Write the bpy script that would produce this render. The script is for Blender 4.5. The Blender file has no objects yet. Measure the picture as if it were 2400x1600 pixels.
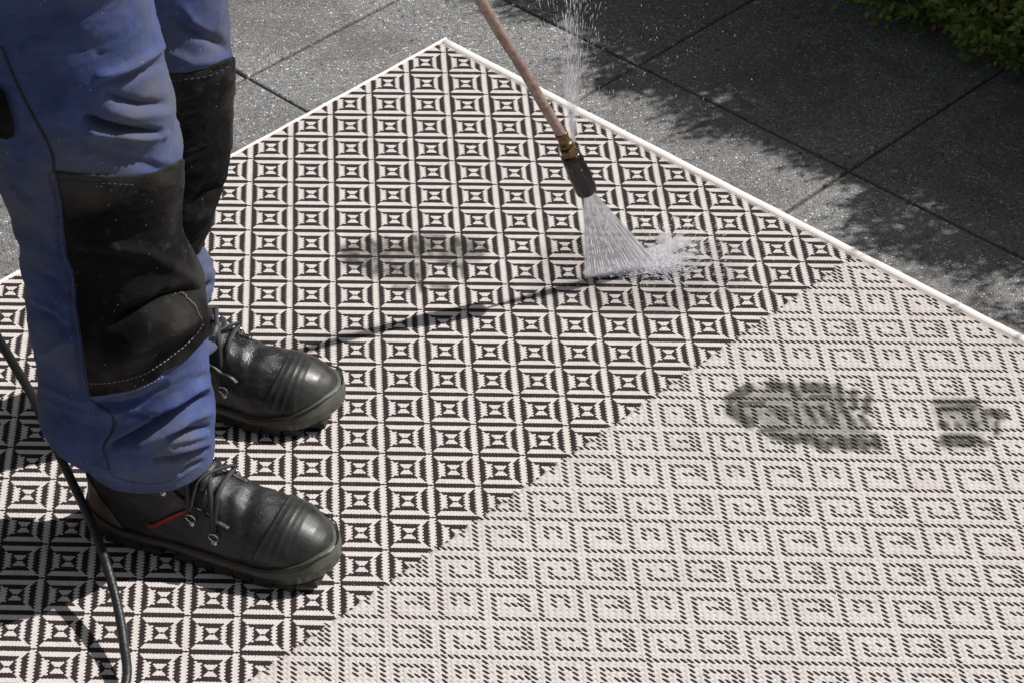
import bpy, bmesh, math, random
import numpy as np
from mathutils import Vector, Matrix

random.seed(7); RNG = np.random.default_rng(7)
SC = bpy.context.scene
COL = SC.collection

# ------------------------------------------------------------------ camera, sky, sun, exposure
CELL = 0.06                                   # one woven diamond of the rug, metres
F_PX, PITCH, ROLL, YAW = 6018.0, 0.6710, -0.0195, -0.0532
CAM = np.array([0.281778, -3.436098, 2.151546])
cy_, sy_ = math.cos(YAW), math.sin(YAW)
FW = np.array([sy_*math.cos(PITCH), cy_*math.cos(PITCH), -math.sin(PITCH)])
r_ = np.array([cy_, -sy_, 0.0]); u_ = np.cross(r_, FW)
RT = r_*math.cos(ROLL) + u_*math.sin(ROLL)
UP = -r_*math.sin(ROLL) + u_*math.cos(ROLL)
cam_d = bpy.data.cameras.new('camera'); cam = bpy.data.objects.new('camera', cam_d); COL.objects.link(cam)
cam_d.sensor_width = 36.0; cam_d.lens = F_PX/2400*36.0; cam_d.clip_start = 0.05; cam_d.clip_end = 1000
cam.matrix_world = Matrix(((RT[0], UP[0], -FW[0], CAM[0]), (RT[1], UP[1], -FW[1], CAM[1]),
                           (RT[2], UP[2], -FW[2], CAM[2]), (0, 0, 0, 1)))
SC.camera = cam

SUN = np.array([0.905, 0.346, 1.0]); SUN = SUN/np.linalg.norm(SUN)      # towards the sun
world = bpy.data.worlds.new('World'); SC.world = world; world.use_nodes = True
wn = world.node_tree; wn.nodes.clear()
sky = wn.nodes.new('ShaderNodeTexSky'); sky.sky_type = 'NISHITA'; sky.sun_disc = False
sky.sun_elevation = math.asin(SUN[2]); sky.sun_rotation = math.atan2(SUN[0], SUN[1])
sky.dust_density = 3.0; sky.air_density = 1.0
hs = wn.nodes.new('ShaderNodeHueSaturation'); hs.inputs['Saturation'].default_value = 0.30
bg = wn.nodes.new('ShaderNodeBackground'); bg.inputs['Strength'].default_value = 0.05
wo = wn.nodes.new('ShaderNodeOutputWorld')
wn.links.new(sky.outputs[0], hs.inputs['Color']); wn.links.new(hs.outputs[0], bg.inputs[0]); wn.links.new(bg.outputs[0], wo.inputs[0])
sun_d = bpy.data.lights.new('sun', 'SUN'); sun_d.energy = 4.6; sun_d.angle = math.radians(0.8); sun_d.color = (1.0, 0.975, 0.95)
sun = bpy.data.objects.new('sun', sun_d); COL.objects.link(sun)
sun.rotation_euler = Vector(SUN).to_track_quat('Z', 'Y').to_euler(); sun.location = (3, 1, 4)
SC.view_settings.view_transform = 'Standard'; SC.view_settings.look = 'None'
SC.view_settings.exposure = 0.0; SC.view_settings.gamma = 1.0; SC.view_settings.use_curve_mapping = False
SC.render.engine = 'CYCLES'
SC.render.resolution_x = 1024; SC.render.resolution_y = 682

# ------------------------------------------------------------------ helpers
def at(px, py, z=0.0):                        # photograph point -> world point on the level z
    d = FW + RT*(px-1200)/F_PX - UP*(py-800)/F_PX
    t = (z-CAM[2])/d[2]; return CAM + d*t
def at_y(px, py, Y):                          # the same on the upright plane y = Y
    d = FW + RT*(px-1200)/F_PX - UP*(py-800)/F_PX
    t = (Y-CAM[1])/d[1]; return CAM + d*t
def pix(P):
    q = np.asarray(P, float) - CAM
    d = q@FW; return np.stack([1200+F_PX*(q@RT)/d, 800-F_PX*(q@UP)/d], -1)

def mesh_obj(name, verts, faces, mat=None, parent=None, smooth=True):
    me = bpy.data.meshes.new(name); me.from_pydata([tuple(map(float, v)) for v in verts], [], [tuple(map(int, f)) for f in faces])
    me.update()
    if smooth: me.polygons.foreach_set('use_smooth', [True]*len(me.polygons))
    o = bpy.data.objects.new(name, me); COL.objects.link(o)
    if mat: me.materials.append(mat)
    if parent is not None: o.parent = parent
    return o
def np_mesh(name, V, Fq, mat, parent=None, smooth=True, attrs=None):   # fast quad mesh
    me = bpy.data.meshes.new(name); V = np.ascontiguousarray(V, np.float32); Fq = np.ascontiguousarray(Fq, np.int32)
    n, k = Fq.shape
    me.vertices.add(len(V)); me.vertices.foreach_set('co', V.ravel())
    me.loops.add(n*k); me.loops.foreach_set('vertex_index', Fq.ravel())
    me.polygons.add(n); me.polygons.foreach_set('loop_start', np.arange(0, n*k, k, dtype=np.int32))
    me.polygons.foreach_set('use_smooth', np.full(n, smooth))
    me.update(calc_edges=True); me.validate()
    for an, av in (attrs or {}).items():
        a = me.attributes.new(an, 'FLOAT', 'POINT'); a.data.foreach_set('value', np.ascontiguousarray(av, np.float32))
    o = bpy.data.objects.new(name, me); COL.objects.link(o); me.materials.append(mat)
    if parent is not None: o.parent = parent
    return o
def thing(name, label, cat, loc=(0, 0, 0)):
    o = bpy.data.objects.new(name, None); COL.objects.link(o); o.location = loc
    o.empty_display_size = 0.05; o['label'] = label; o['category'] = cat
    return o
def adopt(o, parent):                         # parent keeping the world position (parents are unrotated)
    o.parent = parent; o.matrix_parent_inverse = Matrix.Translation(parent.location).inverted(); return o
def smooth_poly(P, n):
    P = np.asarray(P, float); 
    s = np.r_[0, np.cumsum(np.linalg.norm(np.diff(P, axis=0), axis=1))]
    t = np.linspace(0, s[-1], n)
    # catmull-rom style resampling
    m = np.gradient(P, s, axis=0) if len(P) > 2 else np.tile((P[-1]-P[0])/s[-1], (len(P), 1))
    k = np.clip(np.searchsorted(s, t, side='right')-1, 0, len(s)-2); h = (s[k+1]-s[k])[:, None]; x = ((t-s[k])/(s[k+1]-s[k]))[:, None]
    return (2*x**3-3*x**2+1)*P[k]+(x**3-2*x**2+x)*h*m[k]+(-2*x**3+3*x**2)*P[k+1]+(x**3-x**2)*h*m[k+1]
def tube_arrays(P, r, seg=10, caps=True, flat=1.0, nrm=None):
    P = np.asarray(P, float); n = len(P); r = np.broadcast_to(np.asarray(r, float), (n,))
    T = np.gradient(P, axis=0); T /= np.linalg.norm(T, axis=1)[:, None]+1e-12
    a = np.array([0, 0, 1.0]) if abs(T[0][2]) < .9 else np.array([1.0, 0, 0])
    A = np.cross(T[0], a); A /= np.linalg.norm(A); V = []
    for i in range(n):
        A = A - T[i]*(A@T[i]); A /= np.linalg.norm(A)
        if nrm is not None:
            N = np.asarray(nrm[i], float); N = N - T[i]*(N@T[i]); N /= np.linalg.norm(N)+1e-12; A1 = np.cross(T[i], N); B1 = N
        else: A1 = A; B1 = np.cross(T[i], A)
        for k in range(seg):
            t = 2*math.pi*k/seg; V.append(P[i]+r[i]*(math.cos(t)*A1+flat*math.sin(t)*B1))
    F = [(i*seg+k, i*seg+(k+1) % seg, (i+1)*seg+(k+1) % seg, (i+1)*seg+k) for i in range(n-1) for k in range(seg)]
    if caps: F += [tuple(range(seg))[::-1], tuple((n-1)*seg+k for k in range(seg))]
    return V, F
def tube(name, P, r, mat, parent=None, seg=10, flat=1.0, nrm=None):
    V, F = tube_arrays(P, r, seg, True, flat, nrm); return mesh_obj(name, V, F, mat, parent)
def merge(parts):
    V, F = [], []
    for v, f in parts:
        o = len(V); V += list(v); F += [tuple(i+o for i in q) for q in f]
    return V, F
def lathe(axis0, axis1, prof, seg=24, poly=None):     # profile [(t along the axis in metres, radius)]
    a0, a1 = np.array(axis0, float), np.array(axis1, float); d = (a1-a0)/np.linalg.norm(a1-a0)
    x = np.cross(d, [0, 0, 1.0]); x /= np.linalg.norm(x)+1e-12; y = np.cross(d, x); V = []
    for t, r in prof:
        for k in range(seg):
            th = 2*math.pi*k/seg; V.append(a0+d*t+r*(math.cos(th)*x+math.sin(th)*y))
    n = len(prof); F = [(i*seg+k, i*seg+(k+1) % seg, (i+1)*seg+(k+1) % seg, (i+1)*seg+k) for i in range(n-1) for k in range(seg)]
    F += [tuple(range(seg))[::-1], tuple((n-1)*seg+k for k in range(seg))]
    return V, F
def fbm(P, scale, seed=0, octaves=3):         # cheap smooth value noise in numpy
    P = np.asarray(P, float)*scale; out = np.zeros(len(P)); amp = 1.0; tot = 0
    for o in range(octaves):
        q = P*(2**o)+17.3*(o+1)+seed*9.7; i = np.floor(q).astype(np.int64); f = q-i; f = f*f*(3-2*f)
        acc = np.zeros(len(P))
        for dx in (0, 1):
            for dy in (0, 1):
                for dz in (0, 1):
                    h = (i[:, 0]+dx)*374761393+(i[:, 1]+dy)*668265263+(i[:, 2]+dz)*2147483647+seed*1013
                    h = (h ^ (h >> 13))*1274126177; h = (h ^ (h >> 16)) & 0xffff
                    w = (f[:, 0] if dx else 1-f[:, 0])*(f[:, 1] if dy else 1-f[:, 1])*(f[:, 2] if dz else 1-f[:, 2])
                    acc += w*(h/32767.5-1)
        out += amp*acc; tot += amp; amp *= .5
    return out/tot

# ------------------------------------------------------------------ materials
class NT:
    def __init__(s, name):
        s.m = bpy.data.materials.new(name); s.m.use_nodes = True; s.t = s.m.node_tree; s.b = s.t.nodes['Principled BSDF']; s.out = s.t.nodes['Material Output']
    def n(s, ty, **kw):
        q = s.t.nodes.new(ty)
        for k, v in kw.items():
            if k in q.inputs: q.inputs[k].default_value = v
            else: setattr(q, k, v)
        return q
    def l(s, a, b): s.t.links.new(a, b)
    def coord(s, which='Object', scale=None):
        c = s.n('ShaderNodeTexCoord').outputs[which]
        if scale is not None:
            mp = s.n('ShaderNodeMapping'); mp.inputs['Scale'].default_value = scale; s.l(c, mp.inputs['Vector']); c = mp.outputs[0]
        return c
    def noise(s, co, scale, detail=3, rough=.5, dist=0):
        q = s.n('ShaderNodeTexNoise'); q.inputs['Scale'].default_value = scale; q.inputs['Detail'].default_value = detail
        q.inputs['Roughness'].default_value = rough; q.inputs['Distortion'].default_value = dist; s.l(co, q.inputs['Vector']); return q.outputs['Fac']
    def ramp(s, fac, stops, interp='LINEAR'):
        q = s.n('ShaderNodeValToRGB'); q.color_ramp.interpolation = interp; e = q.color_ramp.elements
        while len(e) < len(stops): e.new(.5)
        for i, (p, c) in enumerate(stops):
            e[i].position = p; e[i].color = (c, c, c, 1) if isinstance(c, (int, float)) else (*c, 1)
        s.l(fac, q.inputs[0]); return q.outputs[0]
    def mix(s, fac, a, b, mode='MIX'):
        q = s.n('ShaderNodeMix', data_type='RGBA', blend_type=mode)
        for v, i in ((fac, 0), (a, 6), (b, 7)):
            if isinstance(v, (int, float)): q.inputs[i].default_value = v
            elif isinstance(v, tuple): q.inputs[i].default_value = (*v, 1)
            else: s.l(v, q.inputs[i])
        return q.outputs[2]
    def bump(s, h, strength, dist, prev=None):
        q = s.n('ShaderNodeBump'); q.inputs['Strength'].default_value = strength; q.inputs['Distance'].default_value = dist
        s.l(h, q.inputs['Height'])
        if prev is not None: s.l(prev, q.inputs['Normal'])
        return q.outputs[0]
    def fin(s, col=None, rough=None, normal=None, **kw):
        for v, k in ((col, 'Base Color'), (rough, 'Roughness'), (normal, 'Normal')):
            if v is None: continue
            if isinstance(v, tuple): s.b.inputs[k].default_value = (*v, 1)
            elif isinstance(v, (int, float)): s.b.inputs[k].default_value = v
            else: s.l(v, s.b.inputs[k])
        for k, v in kw.items(): s.b.inputs[k.replace('_', ' ')].default_value = v
        return s.m

def mat_slab():
    a = NT('exposed_aggregate_concrete'); co = a.n('ShaderNodeNewGeometry').outputs['Position']
    def vor(scale, r0, r1):
        v1 = a.n('ShaderNodeTexVoronoi', feature='F1'); v1.inputs['Scale'].default_value = scale; a.l(co, v1.inputs['Vector'])
        sep = a.n('ShaderNodeSeparateColor'); a.l(v1.outputs['Color'], sep.inputs[0]); return a.ramp(v1.outputs['Distance'], [(r0, 1.0), (r1, 0.0)]), sep
    inner, sep = vor(300, .30, .55); grit = a.noise(co, 330, 4, .75)
    base = a.ramp(grit, [(.30, .08), (.50, .25), (.70, .46)])
    base = a.mix(a.ramp(a.noise(co, 9, 4, .6), [(.3, 0.0), (.7, .25)]), base, (.12, .12, .12))
    g2 = a.ramp(sep.outputs[0], [(.0, (.035, .035, .037)), (.13, (.13, .13, .132)), (.35, (.26, .26, .262)), (.68, (.35, .35, .35)), (.86, (.55, .55, .54)), (.955, (.95, .94, .92))], 'CONSTANT')
    col = a.mix(inner, base, g2)
    br = a.ramp(sep.outputs[1], [(.0, 0.0), (.94, 0.0), (.945, .45)], 'CONSTANT')
    col = a.mix(br, col, (.26, .18, .14))
    for sc, th in ((150, .80), (95, .90)):
        d2, s2 = vor(sc, .16, .30)
        big = a.n('ShaderNodeMath', operation='MULTIPLY'); a.l(d2, big.inputs[0])
        a.l(a.ramp(s2.outputs[0], [(0, 0.0), (th, 0.0), (th+.01, 1.0)], 'CONSTANT'), big.inputs[1])
        col = a.mix(big.outputs[0], col, a.ramp(s2.outputs[1], [(0, (.03, .03, .032)), (.40, (.38, .38, .37)), (.72, (.85, .83, .80))], 'CONSTANT'))
    oi = a.n('ShaderNodeObjectInfo'); tone = a.ramp(oi.outputs['Random'], [(0, .86), (1, 1.10)])
    col = a.mix(1.0, col, tone, 'MULTIPLY')
    dirt = a.ramp(a.noise(co, 3.2, 5, .65), [(.42, 0.0), (.66, .30)]); col = a.mix(dirt, col, (.13, .12, .105))
    st2 = a.ramp(a.noise(co, 5.5, 6, .7, .8), [(.50, 0.0), (.60, .42), (.66, .1)]); col = a.mix(st2, col, (.085, .082, .075))
    h = a.n('ShaderNodeMath', operation='ADD'); a.l(inner, h.inputs[0]); a.l(grit, h.inputs[1])
    wet = a.noise(co, 6, 3, .5)
    return a.fin(col, a.ramp(wet, [(.35, .45), (.65, .75)]), a.bump(h.outputs[0], .6, .0012), Specular_IOR_Level=.45)
def mat_soil():
    a = NT('joint_soil'); co = a.coord('Object'); n = a.noise(co, 160, 4, .7)
    return a.fin(a.ramp(n, [(.3, (.035, .028, .020)), (.7, (.15, .115, .075))]), .9, a.bump(n, .8, .004))
def mat_ground():
    a = NT('distant_paving'); co = a.coord('Object'); n = a.noise(co, 60, 6, .7)
    return a.fin(a.ramp(n, [(.3, .07), (.7, .17)]), .8, a.bump(n, .3, .004))
def mat_yarn():
    a = NT('woven_yarn'); co = a.coord('Object')
    at1 = a.n('ShaderNodeAttribute', attribute_name='dark'); at2 = a.n('ShaderNodeAttribute', attribute_name='dirt')
    at3 = a.n('ShaderNodeAttribute', attribute_name='tone')
    fib = a.noise(co, 1500, 3, .7)
    lite = a.mix(a.ramp(fib, [(.3, 0.0), (.75, 1.0)]), (.745, .70, .662), (.64, .59, .553))
    lite = a.mix(at3.outputs['Fac'], lite, (.56, .535, .515))
    sm = a.ramp(a.noise(co, 7, 4, .6), [(.46, 0.0), (.72, .36)]); lite = a.mix(sm, lite, (.54, .535, .52))
    stn = a.ramp(a.noise(co, 11, 5, .65, .6), [(.54, 0.0), (.72, .30)]); lite = a.mix(stn, lite, (.56, .44, .38))
    drk = a.mix(a.ramp(fib, [(.35, 0.0), (.7, 1.0)]), (.011, .0070, .0070), (.056, .038, .039))
    d2 = a.n('ShaderNodeMath', operation='MULTIPLY'); d2.inputs[1].default_value = .95; a.l(at2.outputs['Fac'], d2.inputs[0])
    lite = a.mix(d2.outputs[0], lite, (.078, .072, .060)); drk = a.mix(at2.outputs['Fac'], drk, (.012, .010, .009))
    col = a.mix(at1.outputs['Fac'], lite, drk)
    wt = a.n('ShaderNodeAttribute', attribute_name='wet')
    col = a.mix(a.ramp(wt.outputs['Fac'], [(0, 0.0), (1, .26)]), col, (.0, .0, .0))
    return a.fin(col, a.ramp(wt.outputs['Fac'], [(0, .80), (1, .22)]), a.bump(fib, .25, .0004), Specular_IOR_Level=.22)
def mat_backing():
    a = NT('rug_backing'); return a.fin((.46, .41, .37), .9)
def mat_binding():
    a = NT('rug_binding'); co = a.coord('Object'); w = a.noise(co, 900, 3, .6)
    return a.fin(a.mix(w, (.90, .86, .83), (.82, .76, .72)), .75, a.bump(w, .3, .0006))
def mat_trouser(name, c0, c1, dust, dustcol, bumpn=.35):
    a = NT(name); co = a.coord('Object')
    n1 = a.noise(co, 14, 6, .65); n2 = a.noise(co, 55, 5, .7); n3 = a.noise(co, 6, 3, .6)
    col = a.mix(a.ramp(n1, [(.3, 0.0), (.7, 1.0)]), c0, c1)
    col = a.mix(a.ramp(n3, [(.44, 0.0), (.68, dust)]), col, dustcol)
    col = a.mix(a.ramp(n2, [(.56, 0.0), (.80, dust*.8)]), col, dustcol)
    v = a.n('ShaderNodeTexVoronoi'); v.inputs['Scale'].default_value = 210; a.l(co, v.inputs['Vector'])
    sp = a.n('ShaderNodeSeparateColor'); a.l(v.outputs['Color'], sp.inputs[0])
    spk = a.n('ShaderNodeMath', operation='MULTIPLY'); a.l(a.ramp(v.outputs['Distance'], [(.12, 1.0), (.2, 0.0)]), spk.inputs[0]); a.l(a.ramp(sp.outputs[0], [(0, 0.0), (.955, 0.0), (.96, .8)], 'CONSTANT'), spk.inputs[1])
    col = a.mix(spk.outputs[0], col, (.42, .38, .32))
    wv = a.n('ShaderNodeTexWave', bands_direction='DIAGONAL'); wv.inputs['Scale'].default_value = 420; wv.inputs['Distortion'].default_value = .4; a.l(co, wv.inputs['Vector'])
    b = a.bump(wv.outputs['Fac'], bumpn*.5, .0004); b = a.bump(a.noise(co, 260, 4, .7), bumpn, .0009, b); b = a.bump(n2, .35, .003, b)
    return a.fin(col, .92, b, Specular_IOR_Level=.2 if bumpn < .5 else .08, Sheen_Weight=.05 if bumpn < .5 else 0.0, Sheen_Roughness=.5)
def mat_leather(name='worn_leather', wet=.30):
    a = NT(name); co = a.coord('Object')
    n1 = a.noise(co, 22, 6, .7); n2 = a.noise(co, 220, 5, .7); n3 = a.noise(co, 9, 4, .6, .5)
    col = a.mix(a.ramp(n1, [(.35, 0.0), (.72, 1.0)]), (.008, .0082, .0088), (.030, .0295, .029))
    col = a.mix(a.ramp(n3, [(.52, 0.0), (.75, .55)]), col, (.095, .088, .076))
    col = a.mix(a.ramp(n2, [(.56, 0.0), (.78, .55)]), col, (.13, .122, .11))
    n4 = a.noise(a.coord('Object', (1.0, 3.0, 3.0)), 30, 5, .7, 1.5); col = a.mix(a.ramp(n4, [(.55, 0.0), (.66, .35)]), col, (.105, .10, .092))
    v = a.n('ShaderNodeTexVoronoi', feature='DISTANCE_TO_EDGE'); v.inputs['Scale'].default_value = 480; a.l(co, v.inputs['Vector'])
    b = a.bump(a.ramp(v.outputs['Distance'], [(0, 0.0), (.15, 1.0)]), .25, .0004); b = a.bump(n2, .35, .0007, b)
    b = a.bump(n4, .5, .0016, b); b = a.bump(n1, .45, .004, b)
    return a.fin(col, a.ramp(a.noise(co, 34, 4, .6), [(.35, wet), (.65, wet+.28)]), b, Specular_IOR_Level=.55)
def mat_rubber(name, c0, c1, rough=.35, toe=False):
    a = NT(name); co = a.coord('Object'); n = a.noise(co, 28, 5, .65)
    col = a.mix(a.ramp(n, [(.3, 0.0), (.7, 1.0)]), c0, c1)
    if toe:
        dk = a.mix(n, (.014, .012, .010), (.045, .036, .026)); col = a.mix(a.n('ShaderNodeAttribute', attribute_name='toe').outputs['Fac'], dk, col)
    col = a.mix(a.ramp(a.noise(co, 160, 4, .7), [(.6, 0.0), (.8, .4)]), col, (.20, .18, .14))
    return a.fin(col, a.ramp(n, [(.3, rough), (.7, rough+.25)]), a.bump(a.noise(co, 240, 4, .6), .3, .0008), Specular_IOR_Level=.5)
def mat_simple(name, c, rough=.5, metal=0, nscale=120, var=.25, bstr=.2, bd=.0006, **kw):
    a = NT(name); co = a.coord('Object'); n = a.noise(co, nscale, 4, .65)
    c0 = tuple(x*(1-var) for x in c); c1 = tuple(min(1, x*(1+var)) for x in c)
    return a.fin(a.mix(n, c0, c1), a.ramp(n, [(.3, max(.05, rough-.08)), (.7, rough+.1)]), a.bump(n, bstr, bd), Metallic=metal, **kw)
def mat_lance():
    a = NT('worn_lance_paint'); co = a.coord('Object'); n = a.noise(co, 70, 5, .7); n2 = a.noise(co, 350, 4, .7)
    col = a.mix(a.ramp(n, [(.35, 0.0), (.65, 1.0)]), (.44, .34, .31), (.27, .15, .115))
    col = a.mix(a.ramp(n2, [(.66, 0.0), (.72, .9)]), col, (.10, .05, .035))
    return a.fin(col, a.ramp(n, [(.3, .38), (.7, .6)]), a.bump(n2, .35, .0006), Metallic=.25)
def mat_brass():
    a = NT('tarnished_brass'); co = a.coord('Object'); n = a.noise(co, 150, 5, .7)
    return a.fin(a.mix(a.ramp(n, [(.35, 0.0), (.7, 1.0)]), (.10, .062, .032), (.27, .185, .095)), a.ramp(n, [(.3, .28), (.7, .55)]), a.bump(n, .4, .0008), Metallic=.8)
def mat_leaf():
    a = NT('boxwood_leaf'); oi = a.n('ShaderNodeAttribute', attribute_name='tint'); inf = a.n('ShaderNodeObjectInfo')
    ad = a.n('ShaderNodeMath', operation='ADD'); a.l(oi.outputs['Fac'], ad.inputs[0])
    fr = a.n('ShaderNodeMath', operation='FRACT'); a.l(inf.outputs['Random'], ad.inputs[1]); a.l(ad.outputs[0], fr.inputs[0])
    col = a.ramp(fr.outputs[0], [(0, (.13, .23, .05)), (.35, (.21, .35, .075)), (.65, (.28, .43, .10)), (.84, (.38, .50, .15)), (.93, (.44, .38, .12)), (.975, (.44, .27, .10))])
    b = a.b; a.fin(col, .30, None, Specular_IOR_Level=.6)
    tr = a.n('ShaderNodeBsdfTranslucent'); a.l(col, tr.inputs[0]); mx = a.n('ShaderNodeMixShader'); mx.inputs[0].default_value = .42
    a.l(b.outputs[0], mx.inputs[1]); a.l(tr.outputs[0], mx.inputs[2]); a.l(mx.outputs[0], a.out.inputs[0])
    return a.m
def mat_water(name, alpha, uvs=True):
    a = NT(name); b = a.b
    a.fin((.97, .96, 1.0), .35, None, Specular_IOR_Level=.5)
    tl = a.n('ShaderNodeBsdfTranslucent'); tl.inputs[0].default_value = (.98, .97, 1.0, 1)
    m1 = a.n('ShaderNodeMixShader'); m1.inputs[0].default_value = .72; a.l(b.outputs[0], m1.inputs[1]); a.l(tl.outputs[0], m1.inputs[2])
    tp = a.n('ShaderNodeBsdfTransparent'); m2 = a.n('ShaderNodeMixShader'); a.l(tp.outputs[0], m2.inputs[1]); a.l(m1.outputs[0], m2.inputs[2]); a.l(m2.outputs[0], a.out.inputs[0])
    if uvs:
        f1 = a.n('ShaderNodeAttribute', attribute_name='across'); f2 = a.n('ShaderNodeAttribute', attribute_name='along'); f3 = a.n('ShaderNodeAttribute', attribute_name='opac')
        cb = a.n('ShaderNodeCombineXYZ'); m3 = a.n('ShaderNodeMath', operation='MULTIPLY'); m3.inputs[1].default_value = 34; a.l(f1.outputs['Fac'], m3.inputs[0]); a.l(m3.outputs[0], cb.inputs[0])
        m4 = a.n('ShaderNodeMath', operation='MULTIPLY'); m4.inputs[1].default_value = 1.6; a.l(f2.outputs['Fac'], m4.inputs[0]); a.l(m4.outputs[0], cb.inputs[1])
        st = a.ramp(a.noise(cb.outputs[0], 1.0, 5, .7), [(.3, alpha*.86), (.7, min(1, alpha*1.1))])
        m5 = a.n('ShaderNodeMath', operation='MULTIPLY'); a.l(st, m5.inputs[0]); a.l(f3.outputs['Fac'], m5.inputs[1]); a.l(m5.outputs[0], m2.inputs[0]); bp = a.bump(a.noise(cb.outputs[0], 1.4, 4, .7), .3, .006); a.l(bp, b.inputs['Normal']); a.l(bp, tl.inputs['Normal'])
    else: m2.inputs[0].default_value = alpha
    return a.m

M = dict(slab=mat_slab(), soil=mat_soil(), ground=mat_ground(), yarn=mat_yarn(), back=mat_backing(), bind=mat_binding(),
  blue=mat_trouser('blue_work_cotton', (.032, .049, .148), (.078, .112, .262), .78, (.125, .120, .116)),
  pad=mat_trouser('black_canvas', (.0055, .0054, .0056), (.0150, .0143, .0143), .74, (.082, .076, .070), .7),
  seam=mat_simple('seam_thread', (.055, .065, .14), .8), pale=mat_simple('pale_thread', (.38, .36, .34), .8),
  darkseam=mat_simple('dark_piping', (.012, .012, .02), .7),
  leather=mat_leather('worn_leather', .30), leather2=mat_leather('wet_leather', .14),
  cap=mat_rubber('rubber_toe_cap', (.016, .0165, .0165), (.046, .046, .042), .26),
  sole=mat_rubber('olive_rubber_sole', (.060, .062, .048), (.13, .135, .105), .24, True),
  tread=mat_rubber('dark_tread', (.016, .015, .012), (.035, .032, .026), .5),
  lace=mat_simple('black_lace', (.034, .034, .037), .6, 0, 900, .5, .6, .001), steel=mat_simple('nickel_ring', (.62, .62, .60), .22, 1.0),
  red=mat_simple('red_trim', (.30, .016, .012), .6, 0, 90, .45), rust=mat_rubber('scuffed_heel_leather', (.030, .022, .015), (.12, .072, .045), .42),
  hose=mat_simple('black_hose', (.022, .023, .024), .33, 0, 260, .5, .6, .0012), lance=mat_lance(), brass=mat_brass(),
  nozzle=mat_simple('wet_black_plastic', (.014, .014, .015), .18, 0, 140, .5, .5, .0012),
  leaf=mat_leaf(), twig=mat_simple('hedge_twig', (.045, .032, .018), .9), core=mat_simple('hedge_core_shade', (.008, .011, .005), 1.0),
  fan=mat_water('spray_fan_water', .98), jet=mat_water('leak_jet_water', .42), drop=mat_water('water_drop', .80, False), mist=mat_water('splash_water', .55, False),
  skin=mat_simple('skin', (.48, .27, .19), .5), jacket=mat_simple('blue_jacket_cotton', (.08, .11, .28), .9), hair=mat_simple('dark_hair', (.03, .02, .014), .6),
  cream=mat_simple('dry_stalk', (.26, .20, .12), .8))

# ------------------------------------------------------------------ the ground
TH = math.radians(-42.3); EA = np.array([math.cos(TH), math.sin(TH)]); EB = np.array([-math.sin(TH), math.cos(TH)])
def ab(a, b, z): p = EA*a+EB*b; return (p[0], p[1], z)
ZS = -0.007                                    # top of the slabs, the rug lies on them
g = mesh_obj('ground', [(-150, -150, -.09), (150, -150, -.09), (150, 150, -.09), (-150, 150, -.09)], [(0, 1, 2, 3)], M['ground'], smooth=False); g['kind'] = 'structure'
bed = mesh_obj('bedding_sand', [ab(-2.7, -2.7, ZS-.0055), ab(3.6, -2.7, ZS-.0055), ab(3.6, 3.4, ZS-.0055), ab(-2.7, 3.4, ZS-.0055)], [(0, 1, 2, 3)], M['soil'], smooth=False); bed['kind'] = 'structure'
pave = bpy.data.objects.new('pavement', None); COL.objects.link(pave); pave['kind'] = 'structure'
PA, PB, A0, B0 = .4195, .4425, -.178, -.255
def slab_mesh():
    bm = bmesh.new(); hx, hy, t = PA/2-.0024, PB/2-.0024, .04; n = 10
    ring = []
    for z, ins in ((-t, .0), (-.0035, 0.0), (-.0010, .0012), (0, .0040)):
        ring.append([bm.verts.new((sx*(hx-ins), sy*(hy-ins), z)) for sx, sy in ((-1, -1), (1, -1), (1, 1), (-1, 1))])
    for a, b in zip(ring, ring[1:]):
        for k in range(4): bm.faces.new((a[k], a[(k+1) % 4], b[(k+1) % 4], b[k]))
    bm.faces.new(ring[-1]); bm.faces.new(ring[0][::-1])
    me = bpy.data.meshes.new('slab'); bm.to_mesh(me); bm.free(); me.materials.append(M['slab']); return me
sm = slab_mesh()
for i in range(-6, 9):
    for j in range(-6, 8):
        ca, cb = A0+PA*(i+.5), B0+PB*(j+.5)
        if cb > 1.6: continue
        o = bpy.data.objects.new('slab', sm); COL.objects.link(o)
        o.location = ab(ca+random.uniform(-.0006, .0006), cb+random.uniform(-.0006, .0006), ZS+random.uniform(-.0012, .0004))
        o.rotation_euler = (random.uniform(-.0012, .0012), random.uniform(-.0012, .0012), TH+random.uniform(-.001, .001)); o.parent = pave

# ------------------------------------------------------------------ the rug
SH = .1047
def lat2w(i, j): return CELL*(i+SH*j), -CELL*j
def w2lat(x, y): j = -y/CELL; return x/CELL-SH*j, j
rug = thing('rug', 'black and off-white woven outdoor rug with muddy boot prints on the paving', 'rug')
O = np.array([0.0, .0414]); eR = np.array([math.cos(math.radians(-41.9)), math.sin(math.radians(-41.9))]); eL = np.array([math.cos(math.radians(-131.95)), math.sin(math.radians(-131.95))])
LR, LL = 2.3, 1.65
Bm = np.linalg.inv(np.array([eR, eL]).T)
def rc(u, v, z): p = O+eR*u+eL*v; return (p[0], p[1], z)
e = .004
bv = [rc(e, e, -.0066), rc(LR-e, e, -.0066), rc(LR-e, LL-e, -.0066), rc(e, LL-e, -.0066), rc(e, e, -.0022), rc(LR-e, e, -.0022), rc(LR-e, LL-e, -.0022), rc(e, LL-e, -.0022)]
mesh_obj('backing', bv, [(3, 2, 1, 0), (4, 5, 6, 7), (0, 1, 5, 4), (1, 2, 6, 5), (2, 3, 7, 6), (3, 0, 4, 7)], M['back'], rug, False)

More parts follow.
